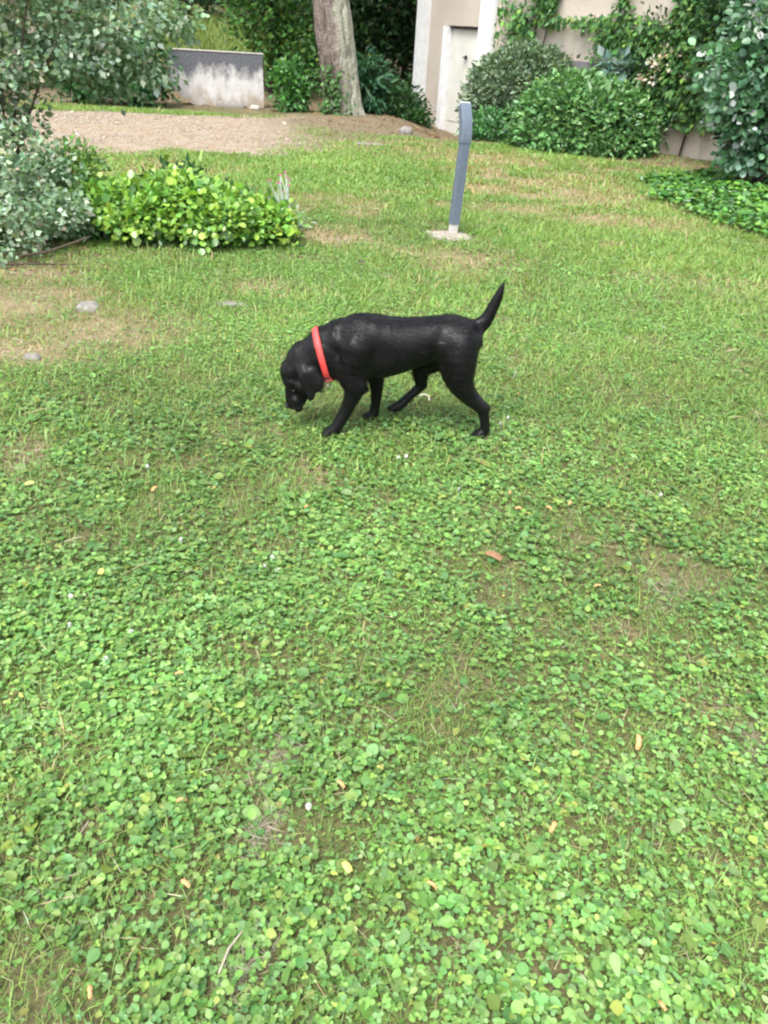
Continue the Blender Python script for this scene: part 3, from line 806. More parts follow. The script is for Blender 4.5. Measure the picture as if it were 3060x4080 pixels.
shrub('laurel_bush', 'bright green bush left of the pine trunk', 'shrub', (-2.38, 17.6, .03), [
    dict(blobs=[(-2.38, 17.6, .45, .30, .30, .50)], n_clumps=95, per=18, clump_r=.08, size=.11, cols=[(.06, .18, .04), (.10, .26, .05), (.035, .11, .03)], wts=[2, 2, 1], inner=.4)], M['gloss'], 213, 16, .015)
shrub('fern', 'feathery blue green bush right of the pine trunk', 'shrub', (-.85, 18.3, 0), [
    dict(blobs=[(-.95, 18.3, .5, .45, .35, .62)], n_clumps=90, per=24, clump_r=.11, size=.17, cols=[(.04, .125, .055), (.06, .16, .07), (.025, .08, .04)], wts=[2, 1, 1], inner=.3, tmpl=T_LONG, droop=.5)], M['leaf'], 215, 14, .012)
shrub('hedge_shrub', 'dark low hedge shrub beside the left house pilaster', 'shrub', (-.15, 18.35, -.1), [
    dict(blobs=[(-.42, 18.5, .1, .7, .5, .5), (-.05, 18.25, -.05, .36, .35, .36)], n_clumps=190, per=22, clump_r=.1, size=.10, cols=[(.03, .085, .025), (.05, .13, .035), (.02, .055, .02)], wts=[2, 1.5, 2], inner=.5)], M['leaf'], 217, 14, .015)
shrub('laurel_bush', 'dark green bush at the left end of the stained garden wall', 'shrub', (-5.4, 17.0, 0), [
    dict(blobs=[(-5.35, 17.1, .75, .62, .6, .85), (-6.3, 17.0, .8, .7, .6, .9)], n_clumps=260, per=22, clump_r=.1, size=.11, cols=[(.04, .12, .035), (.06, .17, .05), (.025, .075, .025)], wts=[2, 1.5, 1.5], inner=.4)], M['leaf'], 219, 20, .02)

# ------------------------------------------------------------------ stained garden wall
def stained():
    m, nt, b = new_mat('stained_plaster')
    tc = N(nt, 'ShaderNodeTexCoord')
    sx = N(nt, 'ShaderNodeSeparateXYZ'); nt.links.new(tc.outputs['Object'], sx.inputs[0])
    mp = N(nt, 'ShaderNodeMapping'); mp.inputs['Scale'].default_value = (3.6, 3.6, 2.2); nt.links.new(tc.outputs['Object'], mp.inputs['Vector'])
    n1 = N(nt, 'ShaderNodeTexNoise', Scale=1.0, Detail=6, Roughness=.65); nt.links.new(mp.outputs[0], n1.inputs['Vector'])
    n2 = noise_node(nt, 30, 5, .7); n3 = noise_node(nt, 5, 5, .6)
    h = N(nt, 'ShaderNodeMath', operation='MULTIPLY_ADD'); h.inputs[1].default_value = 1.15; nt.links.new(n1.outputs['Fac'], h.inputs[0]); nt.links.new(sx.outputs[2], h.inputs[2])
    dark = ramp(nt, h.outputs[0], [(.96, (0, 0, 0)), (1.0, (0, 0, 0))])
    mr = N(nt, 'ShaderNodeMapRange'); mr.inputs['From Min'].default_value = 1.06; mr.inputs['From Max'].default_value = 1.32; nt.links.new(h.outputs[0], mr.inputs['Value'])
    lo = N(nt, 'ShaderNodeMapRange'); lo.inputs['From Min'].default_value = .62; lo.inputs['From Max'].default_value = .86; nt.links.new(h.outputs[0], lo.inputs['Value'])
    plaster = ramp(nt, n3.outputs['Fac'], [(.3, (.42, .40, .385)), (.7, (.56, .54, .525))]).outputs[0]
    beige = ramp(nt, n3.outputs['Fac'], [(.3, (.29, .235, .175)), (.7, (.39, .335, .27))]).outputs[0]
    grime = ramp(nt, n2.outputs['Fac'], [(.3, (.05, .053, .06)), (.7, (.15, .155, .17))]).outputs[0]
    c = mixc(nt, lo.outputs[0], beige, plaster)
    c = mixc(nt, mr.outputs[0], c, grime)
    nt.links.new(c, b.inputs['Base Color'])
    b.inputs['Roughness'].default_value = .95
    bump(nt, b, n2.outputs['Fac'], .5, .012)
    return m
M['stained'] = stained()
gw = empty('garden_wall', (-3.09, 18.27, 0), math.atan2(.37, 1.86))
tag(gw, 'short whitewashed garden wall with a dark stained top beside the drive', 'wall')
rg = np.random.default_rng(77)
xs = np.linspace(-1.92, 0, 22)
bot = [(-1.60, .10), (-1.45, .02), (-1.2, -.06), (-.95, -.06), (-.85, -.06), (-.4, -.06), (-.1, -.06), (0, -.06)]
outline = [(x0, zb) for x0, zb in bot] + [(.004, .3), (-.006, .6), (0, .985)] + [(x0, .985 + .006 * rg.normal()) for x0 in xs[::-1][1:-1]] + [(-1.92, .98), (-1.90, .6), (-1.88, .35), (-1.72, .2)]
no = len(outline)
mb = MB()
mb.add([(a, 0, b) for a, b in outline] + [(a, .24, b) for a, b in outline], [tuple(range(no)), tuple(range(2 * no - 1, no - 1, -1))] + [(i, no + i, no + (i + 1) % no, (i + 1) % no) for i in range(no)])
mb.build('masonry', M['stained'], gw)
mb = MB(); mb.box(-1.93, .012, -.012, .252, .988, 1.008, .006); mb.build('coping', M['palestone'], gw)

def rock(name, loc, s, label, cat='stone', mat=None, seed=1, group=None, flat=.6, yaw=0):
    rg = np.random.default_rng(seed)
    nu, nvv = 16, 9
    th = np.linspace(0, 2 * PI, nu, endpoint=False); ph = np.linspace(-PI / 2, PI / 2, nvv)
    T, P = np.meshgrid(th, ph, indexing='ij')
    d = np.stack([np.cos(P) * np.cos(T), np.cos(P) * np.sin(T), np.sin(P)], -1)
    d = np.sign(d) * np.abs(d) ** .85
    rr = 1 + .45 * (fbm(d[..., 0] * 1.6 + seed, d[..., 1] * 1.6, d[..., 2] * 1.6 + 3, seed=seed, oct=4) - .5) * 2 * .6
    v = d * rr[..., None] * np.array([s[0], s[1], s[2]])
    i = np.arange(nu * nvv).reshape(nu, nvv)
    f = np.stack([i[:, :-1], np.roll(i, -1, 0)[:, :-1], np.roll(i, -1, 0)[:, 1:], i[:, 1:]], -1).reshape(-1, 4)
    o = mesh_np(name, v.reshape(-1, 3), f, mat or M['stone'])
    o.location = loc; o.rotation_euler = (0, 0, yaw)
    tag(o, label, cat, group)
    return o
rock('rubble_mound', (-3.75, 18.02, .0), (.34, .10, .12), 'low heap of earth against the foot of the stained wall', 'earth', M['stone'], 5)
rock('stone', (-3.22, 17.98, .02), (.11, .09, .07), 'white stone lying below the right end of the stained wall', 'stone', M['palestone'], 6)

# ------------------------------------------------------------------ trees on the bank behind
DK = [(.025, .07, .022), (.04, .105, .03), (.015, .045, .016), (.06, .14, .035)]
def bank_tree(name, label, x, y, blobs, cols, wts, seed, size=.16, n=260, per=22, tr=.10, th=None, clump=.2, tmpl=T_OVAL):
    z0 = float(ground_z(x, y))
    rg = np.random.default_rng(seed)
    root = empty(name, (x, y, z0)); tag(root, label, 'tree', 'trees behind the garden wall')
    a, cc = foliage(rg, [(x + b[0], y + b[1], z0 + b[2], *b[3:]) for b in blobs], n, per, clump, size, cols, wts, tmpl, inner=.35)
    put(mesh_np('crown', a[0], a[1], M['leaf'], colors=a[2]), root)
    top = th or max(b[2] for b in blobs)
    mb = MB(); zt = np.linspace(-.1, top, 9)
    mb.tube(np.stack([x + .08 * np.sin(zt * 1.3 + seed), np.full(9, y) + .05 * np.cos(zt), z0 + zt], 1), np.linspace(tr, tr * .4, 9), 9)
    put(mb.build('trunk', M['bark'], None, True), root)
    put(twigs(rg, (x, y, z0 + top * .45), cc[:24], tr * .35, .01).build('branches', M['bark'], None), root)
    return root
GB = [(.055, .15, .03), (.085, .21, .04), (.035, .10, .025), (.15, .24, .04)]
bank_tree('broadleaf_tree', 'fresh green bushy tree behind the right end of the stained wall', -3.35, 21.2, [(0, 0, 1.5, 1.05, .9, 1.2), (.55, -.2, 1.0, .7, .7, .8), (-.1, 0, 2.9, 1.2, 1.0, 1.0), (.3, 0, 4.2, 1.3, 1.1, 1.2)], GB, [3, 2, 2.5, .6], 301, .13, 420, 24)
bank_tree('broadleaf_tree', 'dark tree right behind the leaning pine trunk', -1.6, 22.6, [(0, 0, .8, 1.2, .8, .9), (.2, 0, 2.2, 1.3, .9, 1.3), (0, 0, 3.8, 1.4, 1.1, 1.2)], DK, [3, 2, 2, .8], 303, .15, 360)
bank_tree('broadleaf_tree', 'dark tree between the pine trunk and the house', -.15, 23.2, [(0, 0, .7, 1.1, .8, .9), (.2, 0, 2.0, 1.2, .9, 1.3), (0, 0, 3.8, 1.4, 1.1, 1.2)], DK, [3, 2.4, 2, 1], 305, .15, 340)
bank_tree('broadleaf_tree', 'dark tree close against the left side of the house', 1.0, 24.5, [(0, 0, 1.0, 1.3, .9, 1.2), (0, 0, 2.8, 1.5, 1.1, 1.5), (0, 0, 4.8, 1.4, 1.1, 1.2)], DK, [3, 1.6, 3, .4], 307, .16, 320)
bank_tree('broadleaf_tree', 'slim dark trunked tree up the bank above the stained wall', -5.3, 28.5, [(0, 0, 3.6, 1.6, 1.2, 1.1), (0, 0, 5.2, 1.6, 1.4, 1.3)], DK, [2, 2, 1, 1], 309, .17, 240, 20, .16)
bank_tree('broadleaf_tree', 'dark tree far left behind the silver shrub', -8.2, 20.5, [(0, 0, 1.2, 1.5, 1.1, 1.3), (.6, 0, 2.8, 1.5, 1.2, 1.2), (0, 0, 4.4, 1.4, 1.2, 1.1)], DK, [2, 2, 1, 1], 311, .15, 320)
bank_tree('broadleaf_tree', 'dark tree at the far end of the drive', -10.6, 18.0, [(0, 0, 1.2, 1.5, 1.1, 1.3), (0, 0, 3.0, 1.7, 1.2, 1.4)], DK, [2, 2, 1, 1], 313, .15, 260)
bank_tree('broadleaf_tree', 'tall tree on the bank beyond the slim dark trunk', -8.0, 31.0, [(0, 0, 1.6, 1.8, 1.3, 1.5), (0, 0, 4.2, 2.0, 1.5, 1.8)], DK, [3, 2, 2, .6], 315, .2, 260, 22, .16, clump=.28)
# grass and low scrub on the bank
rg = np.random.default_rng(331)
n = 14000
x = rg.uniform(-9, -1, n); y = rg.uniform(22.5, 32, n)
k = rg.random(n) < sstep(23.3, 24.6, y + 1.2 * (fbm(x * .6, y * .6, seed=9) - .5)); x, y = x[k], y[k]; n = len(x)
bgm = leaf_arrays(np.stack([x, y, ground_z(x, y)], 1), np.stack([rg.normal(size=n) * .5, rg.normal(size=n) * .5, np.ones(n)], 1), np.stack([rg.normal(size=n) * .3, -np.ones(n), np.full(n, .3)], 1), .26 * np.exp(.3 * rg.normal(size=n)),
                  palette(rg, n, [(.16, .23, .045), (.2, .26, .06), (.1, .17, .035)], [2, 1, 1], .15), T_TRI)
tag(mesh_np('bank_grass', bgm[0], bgm[1], M['leaf'], colors=bgm[2]), 'yellow green rough grass on the bank above the wall', 'grass', kind='stuff')
# far wood closing the view
a, _ = foliage(rg, [(xx, 37 + 1.5 * math.sin(xx), zc, 3.2, 2.0, 2.6) for xx in range(-34, 32, 4) for zc in (3.5, 7.0, 10.5)], 2600, 22, .55, .42, DK, [3, 2, 3, .5], T_OVAL, inner=.2)
tag(mesh_np('far_wood', a[0], a[1], M['leaf'], colors=a[2]), 'dark mass of woodland far behind the garden', 'wood', kind='stuff')

# ------------------------------------------------------------------ bollard lamp
M['slate'] = mat_simple('slate_powder_coat', (.09, .112, .15), (.12, .148, .19), 30, .42, .45, .05, .001)
M['galv'] = mat_simple('pale_metal_sleeve', (.45, .43, .40), (.62, .60, .57), 25, .5, .4, .1, .002, metal=.3)
M['lens'] = mat_simple('frosted_lens', (.7, .72, .74), (.8, .82, .84), 10, .4, .4, 0)
bol = empty('bollard_lamp', (.46, 7.32, 0), rad(23)); bol.rotation_euler = (rad(.6), rad(2.0), rad(23))
tag(bol, 'slate grey curved garden bollard lamp standing on a stone slab in the lawn', 'lamp')
def sweep(mb, path, wdt, dep, bev):
    rows = []
    for (yy, z, nyv, nzv) in path:     # position in the bend plane (y,z) and face normal
        prof = [(-wdt + bev, -dep), (wdt - bev, -dep), (wdt, -dep + bev), (wdt, dep - bev), (wdt - bev, dep), (-wdt + bev, dep), (-wdt, dep - bev), (-wdt, -dep + bev)]
        rows.append([(a, yy - b * nyv * -1 if False else yy + b * (-nyv), z + b * (-nzv)) for a, b in prof])
    v = [p for r in rows for p in r]; f = []
    for i in range(len(rows) - 1):
        for kx in range(8):
            j = (kx + 1) % 8
            f.append((i * 8 + kx, i * 8 + j, i * 8 + 8 + j, i * 8 + 8 + kx))
    f += [tuple(range(7, -1, -1)), tuple(range(len(v) - 8, len(v)))]
    mb.add(v, f)
# straight shaft: front face towards the viewer (-y)
mb = MB(); sweep(mb, [(0, .10, -1, 0), (0, .40, -1, 0), (0, .765, -1, 0)], .041, .034, .005); mb.build('shaft', M['slate'], bol)
mb = MB(); arc = []
Rb = .44
for t in np.linspace(0, rad(39), 16): arc.append((Rb * (1 - math.cos(t)), .769 + Rb * math.sin(t), -math.cos(t), math.sin(t)))
sweep(mb, arc, .048, .037, .007); head = mb.build('lamp_head', M['slate'], bol)
mb = MB(); yy, z, ny_, nz_ = arc[-1]
tdir = np.array([-ny_ * 0 + nz_, -ny_])   # along the arc
mb.add([(a, yy + b * (-ny_) + o * nz_, z + b * (-nz_) + o * (-ny_)) for o in (.001, .010) for a, b in ((-.042, -.031), (.042, -.031), (.042, .031), (-.042, .031))],
       [(3, 2, 1, 0), (4, 5, 6, 7), (0, 1, 5, 4), (1, 2, 6, 5), (2, 3, 7, 6), (3, 0, 4, 7)])
mb.build('cap', M['lens'], head)
mb = MB(); mb.box(-.036, .036, -.028, .028, .012, .10, .004); mb.build('sleeve', M['galv'], bol)
mb = MB(); mb.box(-.072, .072, -.06, .06, .004, .014, .003); mb.build('base_plate', M['galv'], bol)
fo = rock('footing', (-.02, -.06, -.008), (.235, .185, .036), None, None, M['slab'], 12)
fo.parent = bol; 
for kx in ('label', 'category'): 
    if kx in fo: del fo[kx]
rock('stone', (.24, 7.33, .0), (.05, .035, .02), 'thin pale stone chip just left of the bollard slab', 'stone', M['palestone'], 14)

# ------------------------------------------------------------------ dog
def seg(p, a, b, ra, rb, kt=1.0):
    """rounded cone from a to b; kt scales the lateral axis (t)"""
    a, b = np.array(a, float), np.array(b, float)
    q = p - a; d = b - a
    if kt != 1.0:
        q = q * np.array([1, 1 / kt, 1]); d = d * np.array([1, 1 / kt, 1])
    h = np.clip((q @ d) / (d @ d + 1e-12), 0, 1)
    return (np.linalg.norm(q - h[..., None] * d, axis=-1) - (ra + (rb - ra) * h)) * min(1.0, (1 + kt) / 2)

def smin(a, b, k):
    h = np.clip(.5 + .5 * (b - a) / k, 0, 1)
    return b + (a - b) * h - k * h * (1 - h)

TS = [-.31, -.27, -.22, -.15, -.05, .05, .12, .20, .26, .305, .33]
TOP = [.450, .474, .496, .513, .500, .499, .509, .517, .505, .482, .45]
BOT = [.29, .25, .230, .224, .246, .284, .316, .330, .338, .36, .40]
WID = [.06, .085, .102, .116, .122, .114, .100, .098, .092, .072, .045]

def dog_sdf(p):
    s, t, z = p[..., 0], p[..., 1], p[..., 2]
    sc = np.clip(s, TS[0], TS[-1])
    ss = np.linspace(TS[0], TS[-1], 60)
    def sm(v):
        y = np.interp(ss, TS, v); kk = np.ones(7) / 7
        return np.convolve(np.pad(y, 3, mode='edge'), kk, 'valid')
    top, bot, wd = (np.interp(sc, ss, sm(v)) for v in (TOP, BOT, WID))
    zc, hz = (top + bot) / 2, (top - bot) / 2
    e = ((np.abs(z - zc) / hz) ** 2.2 + (np.abs(t) / wd) ** 2.2) ** (1 / 2.2)
    d = (e - 1) * np.minimum(hz, wd)
    over = np.abs(s - sc)
    d = np.where(over > 0, np.sqrt(np.maximum(d, 0) ** 2 + over ** 2) + np.minimum(d, 0) * .0, d)
    # neck
    d = smin(d, seg(p, (-.22, 0, .395), (-.345, 0, .345), .105, .102, .84), .05)
    d = smin(d, seg(p, (-.345, 0, .345), (-.435, 0, .285), .100, .084, .84), .04)
    d = smin(d, seg(p, (-.29, 0, .44), (-.362, 0, .415), .04, .030, .9), .03)
    d = smin(d, seg(p, (-.30, 0, .30), (-.25, 0, .25), .07, .06, .9), .06)        # brisket
    # head: skull, stop, square muzzle, flews, lower jaw, cheeks
    d = smin(d, seg(p, (-.455, 0, .296), (-.478, 0, .262), .082, .076, .78), .03)
    d = smin(d, seg(p, (-.500, 0, .235), (-.508, 0, .210), .048, .038, 1.0), .025)        # forehead to stop
    d = smin(d, seg(p, (-.492, 0, .195), (-.500, 0, .098), .047, .036, .92), .014)        # muzzle
    d = smin(d, seg(p, (-.512, 0, .150), (-.515, 0, .090), .020, .018, 1.3), .012)        # bridge of the nose
    d = smin(d, seg(p, (-.440, 0, .205), (-.470, 0, .105), .052, .026, .85), .02)         # jaw
    for sg in (-1, 1):
        d = smin(d, seg(p, (-.527, sg * .030, .205), (-.505, sg * .050, .212), .016, .014), .014)   # brow
        d = smin(d, seg(p, (-.488, sg * .030, .120), (-.478, sg * .033, .082), .024, .019), .010)    # flews
        d = smin(d, seg(p, (-.462, sg * .048, .195), (-.425, sg * .050, .235), .034, .036), .02)    # cheek
        d = smin_sub(d, seg(p, (-.508, sg * .054, .176), (-.486, sg * .060, .168), .008, .007), .012)   # eye socket
        d = smin_sub(d, seg(p, (-.520, sg * .052, .070), (-.455, sg * .055, .112), .004, .005), .006)    # mouth line
        # hanging ear: a thin flap clear of the cheek
        e1 = seg(p, (-.462, sg * .068, .288), (-.428, sg * .094, .238), .020, .040, .20)
        e2 = seg(p, (-.428, sg * .094, .238), (-.422, sg * .104, .165), .042, .016, .20)
        e3 = seg(p, (-.405, sg * .082, .275), (-.392, sg * .100, .215), .022, .024, .22)
        d = smin(d, smin(smin(e1, e2, .01), e3, .01), .0035)
    def chain(pts, rs, sub=4, kt=1.0):
        pts = np.array(pts, float); rs = np.array(rs, float); m = len(pts)
        tt = np.linspace(0, m - 1, (m - 1) * sub + 1)
        P4 = np.concatenate([[2 * pts[0] - pts[1]], pts, [2 * pts[-1] - pts[-2]]])
        r4 = np.concatenate([[rs[0]], rs, [rs[-1]]])
        def cr(A, u):
            i0 = np.minimum(u.astype(int), m - 2); w = u - i0
            if A.ndim > 1: w = w[:, None]
            a, b, c_, d_ = A[i0], A[i0 + 1], A[i0 + 2], A[i0 + 3]
            return .5 * (2 * b + (c_ - a) * w + (2 * a - 5 * b + 4 * c_ - d_) * w ** 2 + (3 * b - a - 3 * c_ + d_) * w ** 3)
        Q, q = cr(P4, tt), cr(r4, tt)
        o = None
        for i in range(len(Q) - 1):
            e = seg(p, Q[i], Q[i + 1], max(q[i], .003), max(q[i + 1], .003), kt)
            o = e if o is None else np.minimum(o, e)
        return o
    # tail
    d = smin(d, chain([(.275, 0, .45), (.315, 0, .472), (.350, 0, .508), (.378, 0, .580), (.394, 0, .632), (.405, 0, .668)], [.045, .036, .029, .023, .016, .005], 4, .9), .022)
    def limb(d, pts, rs, ks):
        return smin(d, chain(pts, rs, 3), .03)
    # near (left) fore leg, reaching forward
    d = limb(d, [(-.225, -.055, .38), (-.245, -.075, .27), (-.228, -.085, .205), (-.252, -.088, .125), (-.288, -.09, .05), (-.312, -.09, .008), (-.345, -.09, -.016)], [.085, .062, .048, .033, .029, .029, .025], [.05, .035, .025, .02, .015, .012])
    d = smin(d, seg(p, (-.20, -.085, .215), (-.186, -.088, .205), .032, .020), .02)      # elbow
    # far fore leg
    d = limb(d, [(-.18, .055, .37), (-.145, .075, .25), (-.118, .085, .175), (-.112, .09, .09), (-.116, .09, .035), (-.128, .09, -.004), (-.155, .09, -.016)], [.08, .055, .038, .027, .024, .026, .024], [.05, .035, .025, .02, .015, .012])
    # near hind leg, pushing back
    d = limb(d, [(.225, -.045, .40), (.225, -.07, .32), (.245, -.085, .24), (.297, -.09, .172), (.358, -.092, .118), (.374, -.092, .078), (.386, -.092, .012), (.366, -.092, -.008)], [.095, .085, .061, .040, .028, .023, .023, .024], [.05, .04, .03, .02, .015, .012, .012])
    d = smin(d, seg(p, (.355, -.092, .135), (.385, -.092, .125), .016, .011), .015)      # point of the hock
    # far hind leg, swinging forward with the paw lifted
    d = limb(d, [(.205, .045, .40), (.16, .07, .32), (.092, .085, .245), (.096, .09, .175), (.098, .09, .150), (.050, .09, .098), (.006, .09, .052), (-.022, .09, .036)], [.095, .08, .049, .032, .027, .022, .024, .022], [.05, .04, .03, .02, .015, .012, .012])
    # toes
    for (bx, bz, tt) in ((-.352, -.018, -.09), (-.162, -.018, .09), (.350, -.011, -.092), (-.036, .032, .09)):
        for o in (-.018, -.006, .006, .018):
            lead = .012 if abs(o) < .01 else .004
            d = smin(d, seg(p, (bx + .018, tt + o * .8, bz + .012), (bx - lead, tt + o * 1.15, bz), .011, .0085), .0025)
    # loose skin: soft folds on the head, neck and shoulder, faint muscle relief elsewhere
    hw = sstep(-.22, -.38, s) * sstep(.13, .2, z)
    fo_ = fbm(s * 26 + z * 10, t * 14 + 5, z * 15 - s * 12, seed=611, oct=2) - .5
    mu_ = fbm(s * 11, t * 11 + 3, z * 11, seed=617, oct=2) - .5
    d = d + fo_ * (.014 * hw * sstep(.16, .22, z) + .003) + mu_ * .008
    # hollows: behind the shoulder, along the flank, stifle fold, hip
    for sg in (-1, 1):
        for c_, r_, dep_ in (((-.135, sg * .125, .37), .05, .010), ((.135, sg * .112, .33), .05, .014), ((-.195, sg * .115, .30), .03, .007), ((.27, sg * .09, .42), .035, .006), ((-.31, sg * .09, .36), .035, .009)):
            d = d + dep_ * np.exp(-((p - np.array(c_)) ** 2).sum(-1) / r_ ** 2)
        d = d - .008 * np.exp(-((p - np.array((-.235, sg * .11, .40))) ** 2).sum(-1) / .045 ** 2)
        d = d - .007 * np.exp(-((p - np.array((.215, sg * .11, .40))) ** 2).sum(-1) / .05 ** 2)
    return d

def smin_sub(d, c, k):
    # smooth subtraction of c from d
    h = np.clip(.5 - .5 * (d + c) / k, 0, 1)
    return d + (-c - d) * h + k * h * (1 - h)

def surface_nets(fn, lo, hi, step):
    ax = [np.arange(l, h + step, step) for l, h in zip(lo, hi)]
    nxx, nyy, nzz = map(len, ax)
    Vv = np.empty((nxx, nyy, nzz), np.float32)
    Bk = 6
    nb_ = [-(-n_ // Bk) for n_ in (nxx, nyy, nzz)]
    bi = np.stack(np.meshgrid(*[np.arange(n_) for n_ in nb_], indexing='ij'), -1).reshape(-1, 3)
    cen_ = np.array(lo) + (bi * Bk + (Bk - 1) / 2) * step
    cd = fn(cen_)
    for q_, d_ in zip(bi, cd):
        Vv[q_[0] * Bk:q_[0] * Bk + Bk, q_[1] * Bk:q_[1] * Bk + Bk, q_[2] * Bk:q_[2] * Bk + Bk] = d_
    act_ = bi[np.abs(cd) < step * Bk * 1.35]
    loc = np.stack(np.meshgrid(*[np.arange(Bk)] * 3, indexing='ij'), -1).reshape(-1, 3)
    for i in range(0, len(act_), 400):
        gi = (act_[i:i + 400, None] * Bk + loc[None]).reshape(-1, 3)
        gi = gi[(gi < np.array([nxx, nyy, nzz])).all(1)]
        Vv[tuple(gi.T)] = fn(np.array(lo) + gi * step)
    S = Vv < 0
    acc = np.zeros((nxx - 1, nyy - 1, nzz - 1, 3)); cnt = np.zeros((nxx - 1, nyy - 1, nzz - 1))
    corners = [(a, b, c) for a in (0, 1) for b in (0, 1) for c in (0, 1)]
    sl = lambda A, c: A[c[0]:A.shape[0] - 1 + c[0], c[1]:A.shape[1] - 1 + c[1], c[2]:A.shape[2] - 1 + c[2]]
    for i in range(8):
        for j in range(i + 1, 8):
            c0, c1 = corners[i], corners[j]
            if sum(abs(a - b) for a, b in zip(c0, c1)) != 1: continue
            v0, v1 = sl(Vv, c0), sl(Vv, c1)
            cross = (v0 < 0) != (v1 < 0)
            t = np.where(cross, v0 / np.where(cross, v0 - v1, 1), 0)
            for a in range(3):
                acc[..., a] += np.where(cross, c0[a] + t * (c1[a] - c0[a]), 0)
            cnt += cross
    act = cnt > 0
    idm = -np.ones(act.shape, int); idm[act] = np.arange(act.sum())
    ii = np.argwhere(act)
    verts = np.array(lo) + (ii + acc[act] / cnt[act][:, None]) * step
    faces = []
    for a in range(3):
        b, c = (a + 1) % 3, (a + 2) % 3
        sh0 = [slice(None)] * 3; sh1 = [slice(None)] * 3
        sh0[a] = slice(0, -1); sh1[a] = slice(1, None)
        cr = S[tuple(sh0)] != S[tuple(sh1)]
        e = np.argwhere(cr)
        ok = (e[:, b] > 0) & (e[:, c] > 0) & (e[:, b] < act.shape[b]) & (e[:, c] < act.shape[c]); e = e[ok]
        ub = np.zeros(3, int); ub[b] = 1; uc = np.zeros(3, int); uc[c] = 1
        q = [idm[tuple((e - o).T)] for o in (ub + uc, uc, 0 * ub, ub)]
        q = np.stack(q, 1)
        flip = ~S[tuple(sh0)][tuple(e.T)]
        q[flip] = q[flip][:, ::-1]
        faces.append(q)
    return verts, np.concatenate(faces)

dv, df = surface_nets(dog_sdf, (-.60, -.17, -.06), (.44, .17, .70), .0066)
def sdf_normals(p, e=.003):
    g = np.stack([dog_sdf(p + np.eye(3)[i] * e) - dog_sdf(p - np.eye(3)[i] * e) for i in range(3)], 1)
    return unit(g)

def coat_mat():
    m, nt, b = new_mat('black_coat')
    tc = N(nt, 'ShaderNodeTexCoord')
    mp = N(nt, 'ShaderNodeMapping'); mp.inputs['Scale'].default_value = (35, 160, 190); mp.inputs['Rotation'].default_value = (0, rad(18), 0)
    nt.links.new(tc.outputs['Object'], mp.inputs['Vector'])
    n1 = N(nt, 'ShaderNodeTexNoise', Scale=1.0, Detail=4, Roughness=.6); nt.links.new(mp.outputs[0], n1.inputs['Vector'])
    n2 = noise_node(nt, 14, 4, .55)
    c = ramp(nt, n2.outputs['Fac'], [(.3, (.004, .004, .0045)), (.7, (.008, .0075, .008))]).outputs[0]
    # small worn pale streaks on the flank
    sx = N(nt, 'ShaderNodeSeparateXYZ'); nt.links.new(tc.outputs['Object'], sx.inputs[0])
    fac = None
    for (cx_, cz_, rx_, rz_) in ((.062, .392, .018, .010), (.14, .428, .022, .008)):
        vm = N(nt, 'ShaderNodeVectorMath', operation='MULTIPLY_ADD')
        vm.inputs[1].default_value = (1 / rx_, 0, 1 / rz_); vm.inputs[2].default_value = (-cx_ / rx_, 0, -cz_ / rz_)
        nt.links.new(tc.outputs['Object'], vm.inputs[0])
        ln = N(nt, 'ShaderNodeVectorMath', operation='LENGTH'); nt.links.new(vm.outputs[0], ln.inputs[0])
        mr = N(nt, 'ShaderNodeMapRange'); mr.inputs['From Min'].default_value = 1.0; mr.inputs['From Max'].default_value = .3; mr.inputs['To Max'].default_value = 1
        nt.links.new(ln.outputs['Value'], mr.inputs['Value'])
        if fac is None: fac = mr.outputs[0]
        else:
            mx = N(nt, 'ShaderNodeMath', operation='MAXIMUM'); nt.links.new(fac, mx.inputs[0]); nt.links.new(mr.outputs[0], mx.inputs[1]); fac = mx.outputs[0]
    st = ramp(nt, n1.outputs['Fac'], [(.5, (0, 0, 0)), (.62, (1, 1, 1))]).outputs[0]
    fm = N(nt, 'ShaderNodeMath', operation='MULTIPLY'); nt.links.new(fac, fm.inputs[0]); nt.links.new(st, fm.inputs[1])
    c = mixc(nt, fm.outputs[0], c, (.16, .135, .125))
    nt.links.new(c, b.inputs['Base Color'])
    b.inputs['Roughness'].default_value = .36
    b.inputs['Specular IOR Level'].default_value = .17
    bump(nt, b, n1.outputs['Fac'], .35, .004)
    return m
M['coat'] = coat_mat()
dog = mesh_np('dog', dv, df, M['coat'], smooth=True)
dog.scale = (.97, .97, .97); dog.location = (.0485, 3.201, .037); dog.rotation_euler = (0, 0, rad(7))
tag(dog, 'black short haired dog in a red collar walking with its nose to the lawn', 'dog')

# fur: short strands lying along the coat
rg = np.random.default_rng(401)
tri = np.concatenate([df[:, [0, 1, 2]], df[:, [0, 2, 3]]])
A3, B3, C3 = dv[tri[:, 0]], dv[tri[:, 1]], dv[tri[:, 2]]
ar = np.linalg.norm(np.cross(B3 - A3, C3 - A3), axis=1)
n = 60000
ti = rg.choice(len(tri), n, p=ar / ar.sum())
u, v_ = rg.random((2, n)); sw = u + v_ > 1; u[sw], v_[sw] = 1 - u[sw], 1 - v_[sw]
p = A3[ti] + u[:, None] * (B3 - A3)[ti] + v_[:, None] * (C3 - A3)[ti]
nr = sdf_normals(p)
flow = np.tile(np.array([.85, 0, -.45]), (n, 1))
hd = p[:, 0] < -.40; flow[hd] = np.array([.35, 0, .75])
lg = (p[:, 2] < .19) & ~hd; flow[lg] = np.array([.15, 0, -1])
tl = (p[:, 0] > .31) & (p[:, 2] > .45); flow[tl] = np.array([.45, 0, .9])
flow = flow + rg.normal(size=(n, 3)) * .14
flow = flow - (flow * nr).sum(1)[:, None] * nr
fw = unit(flow) + nr * .16
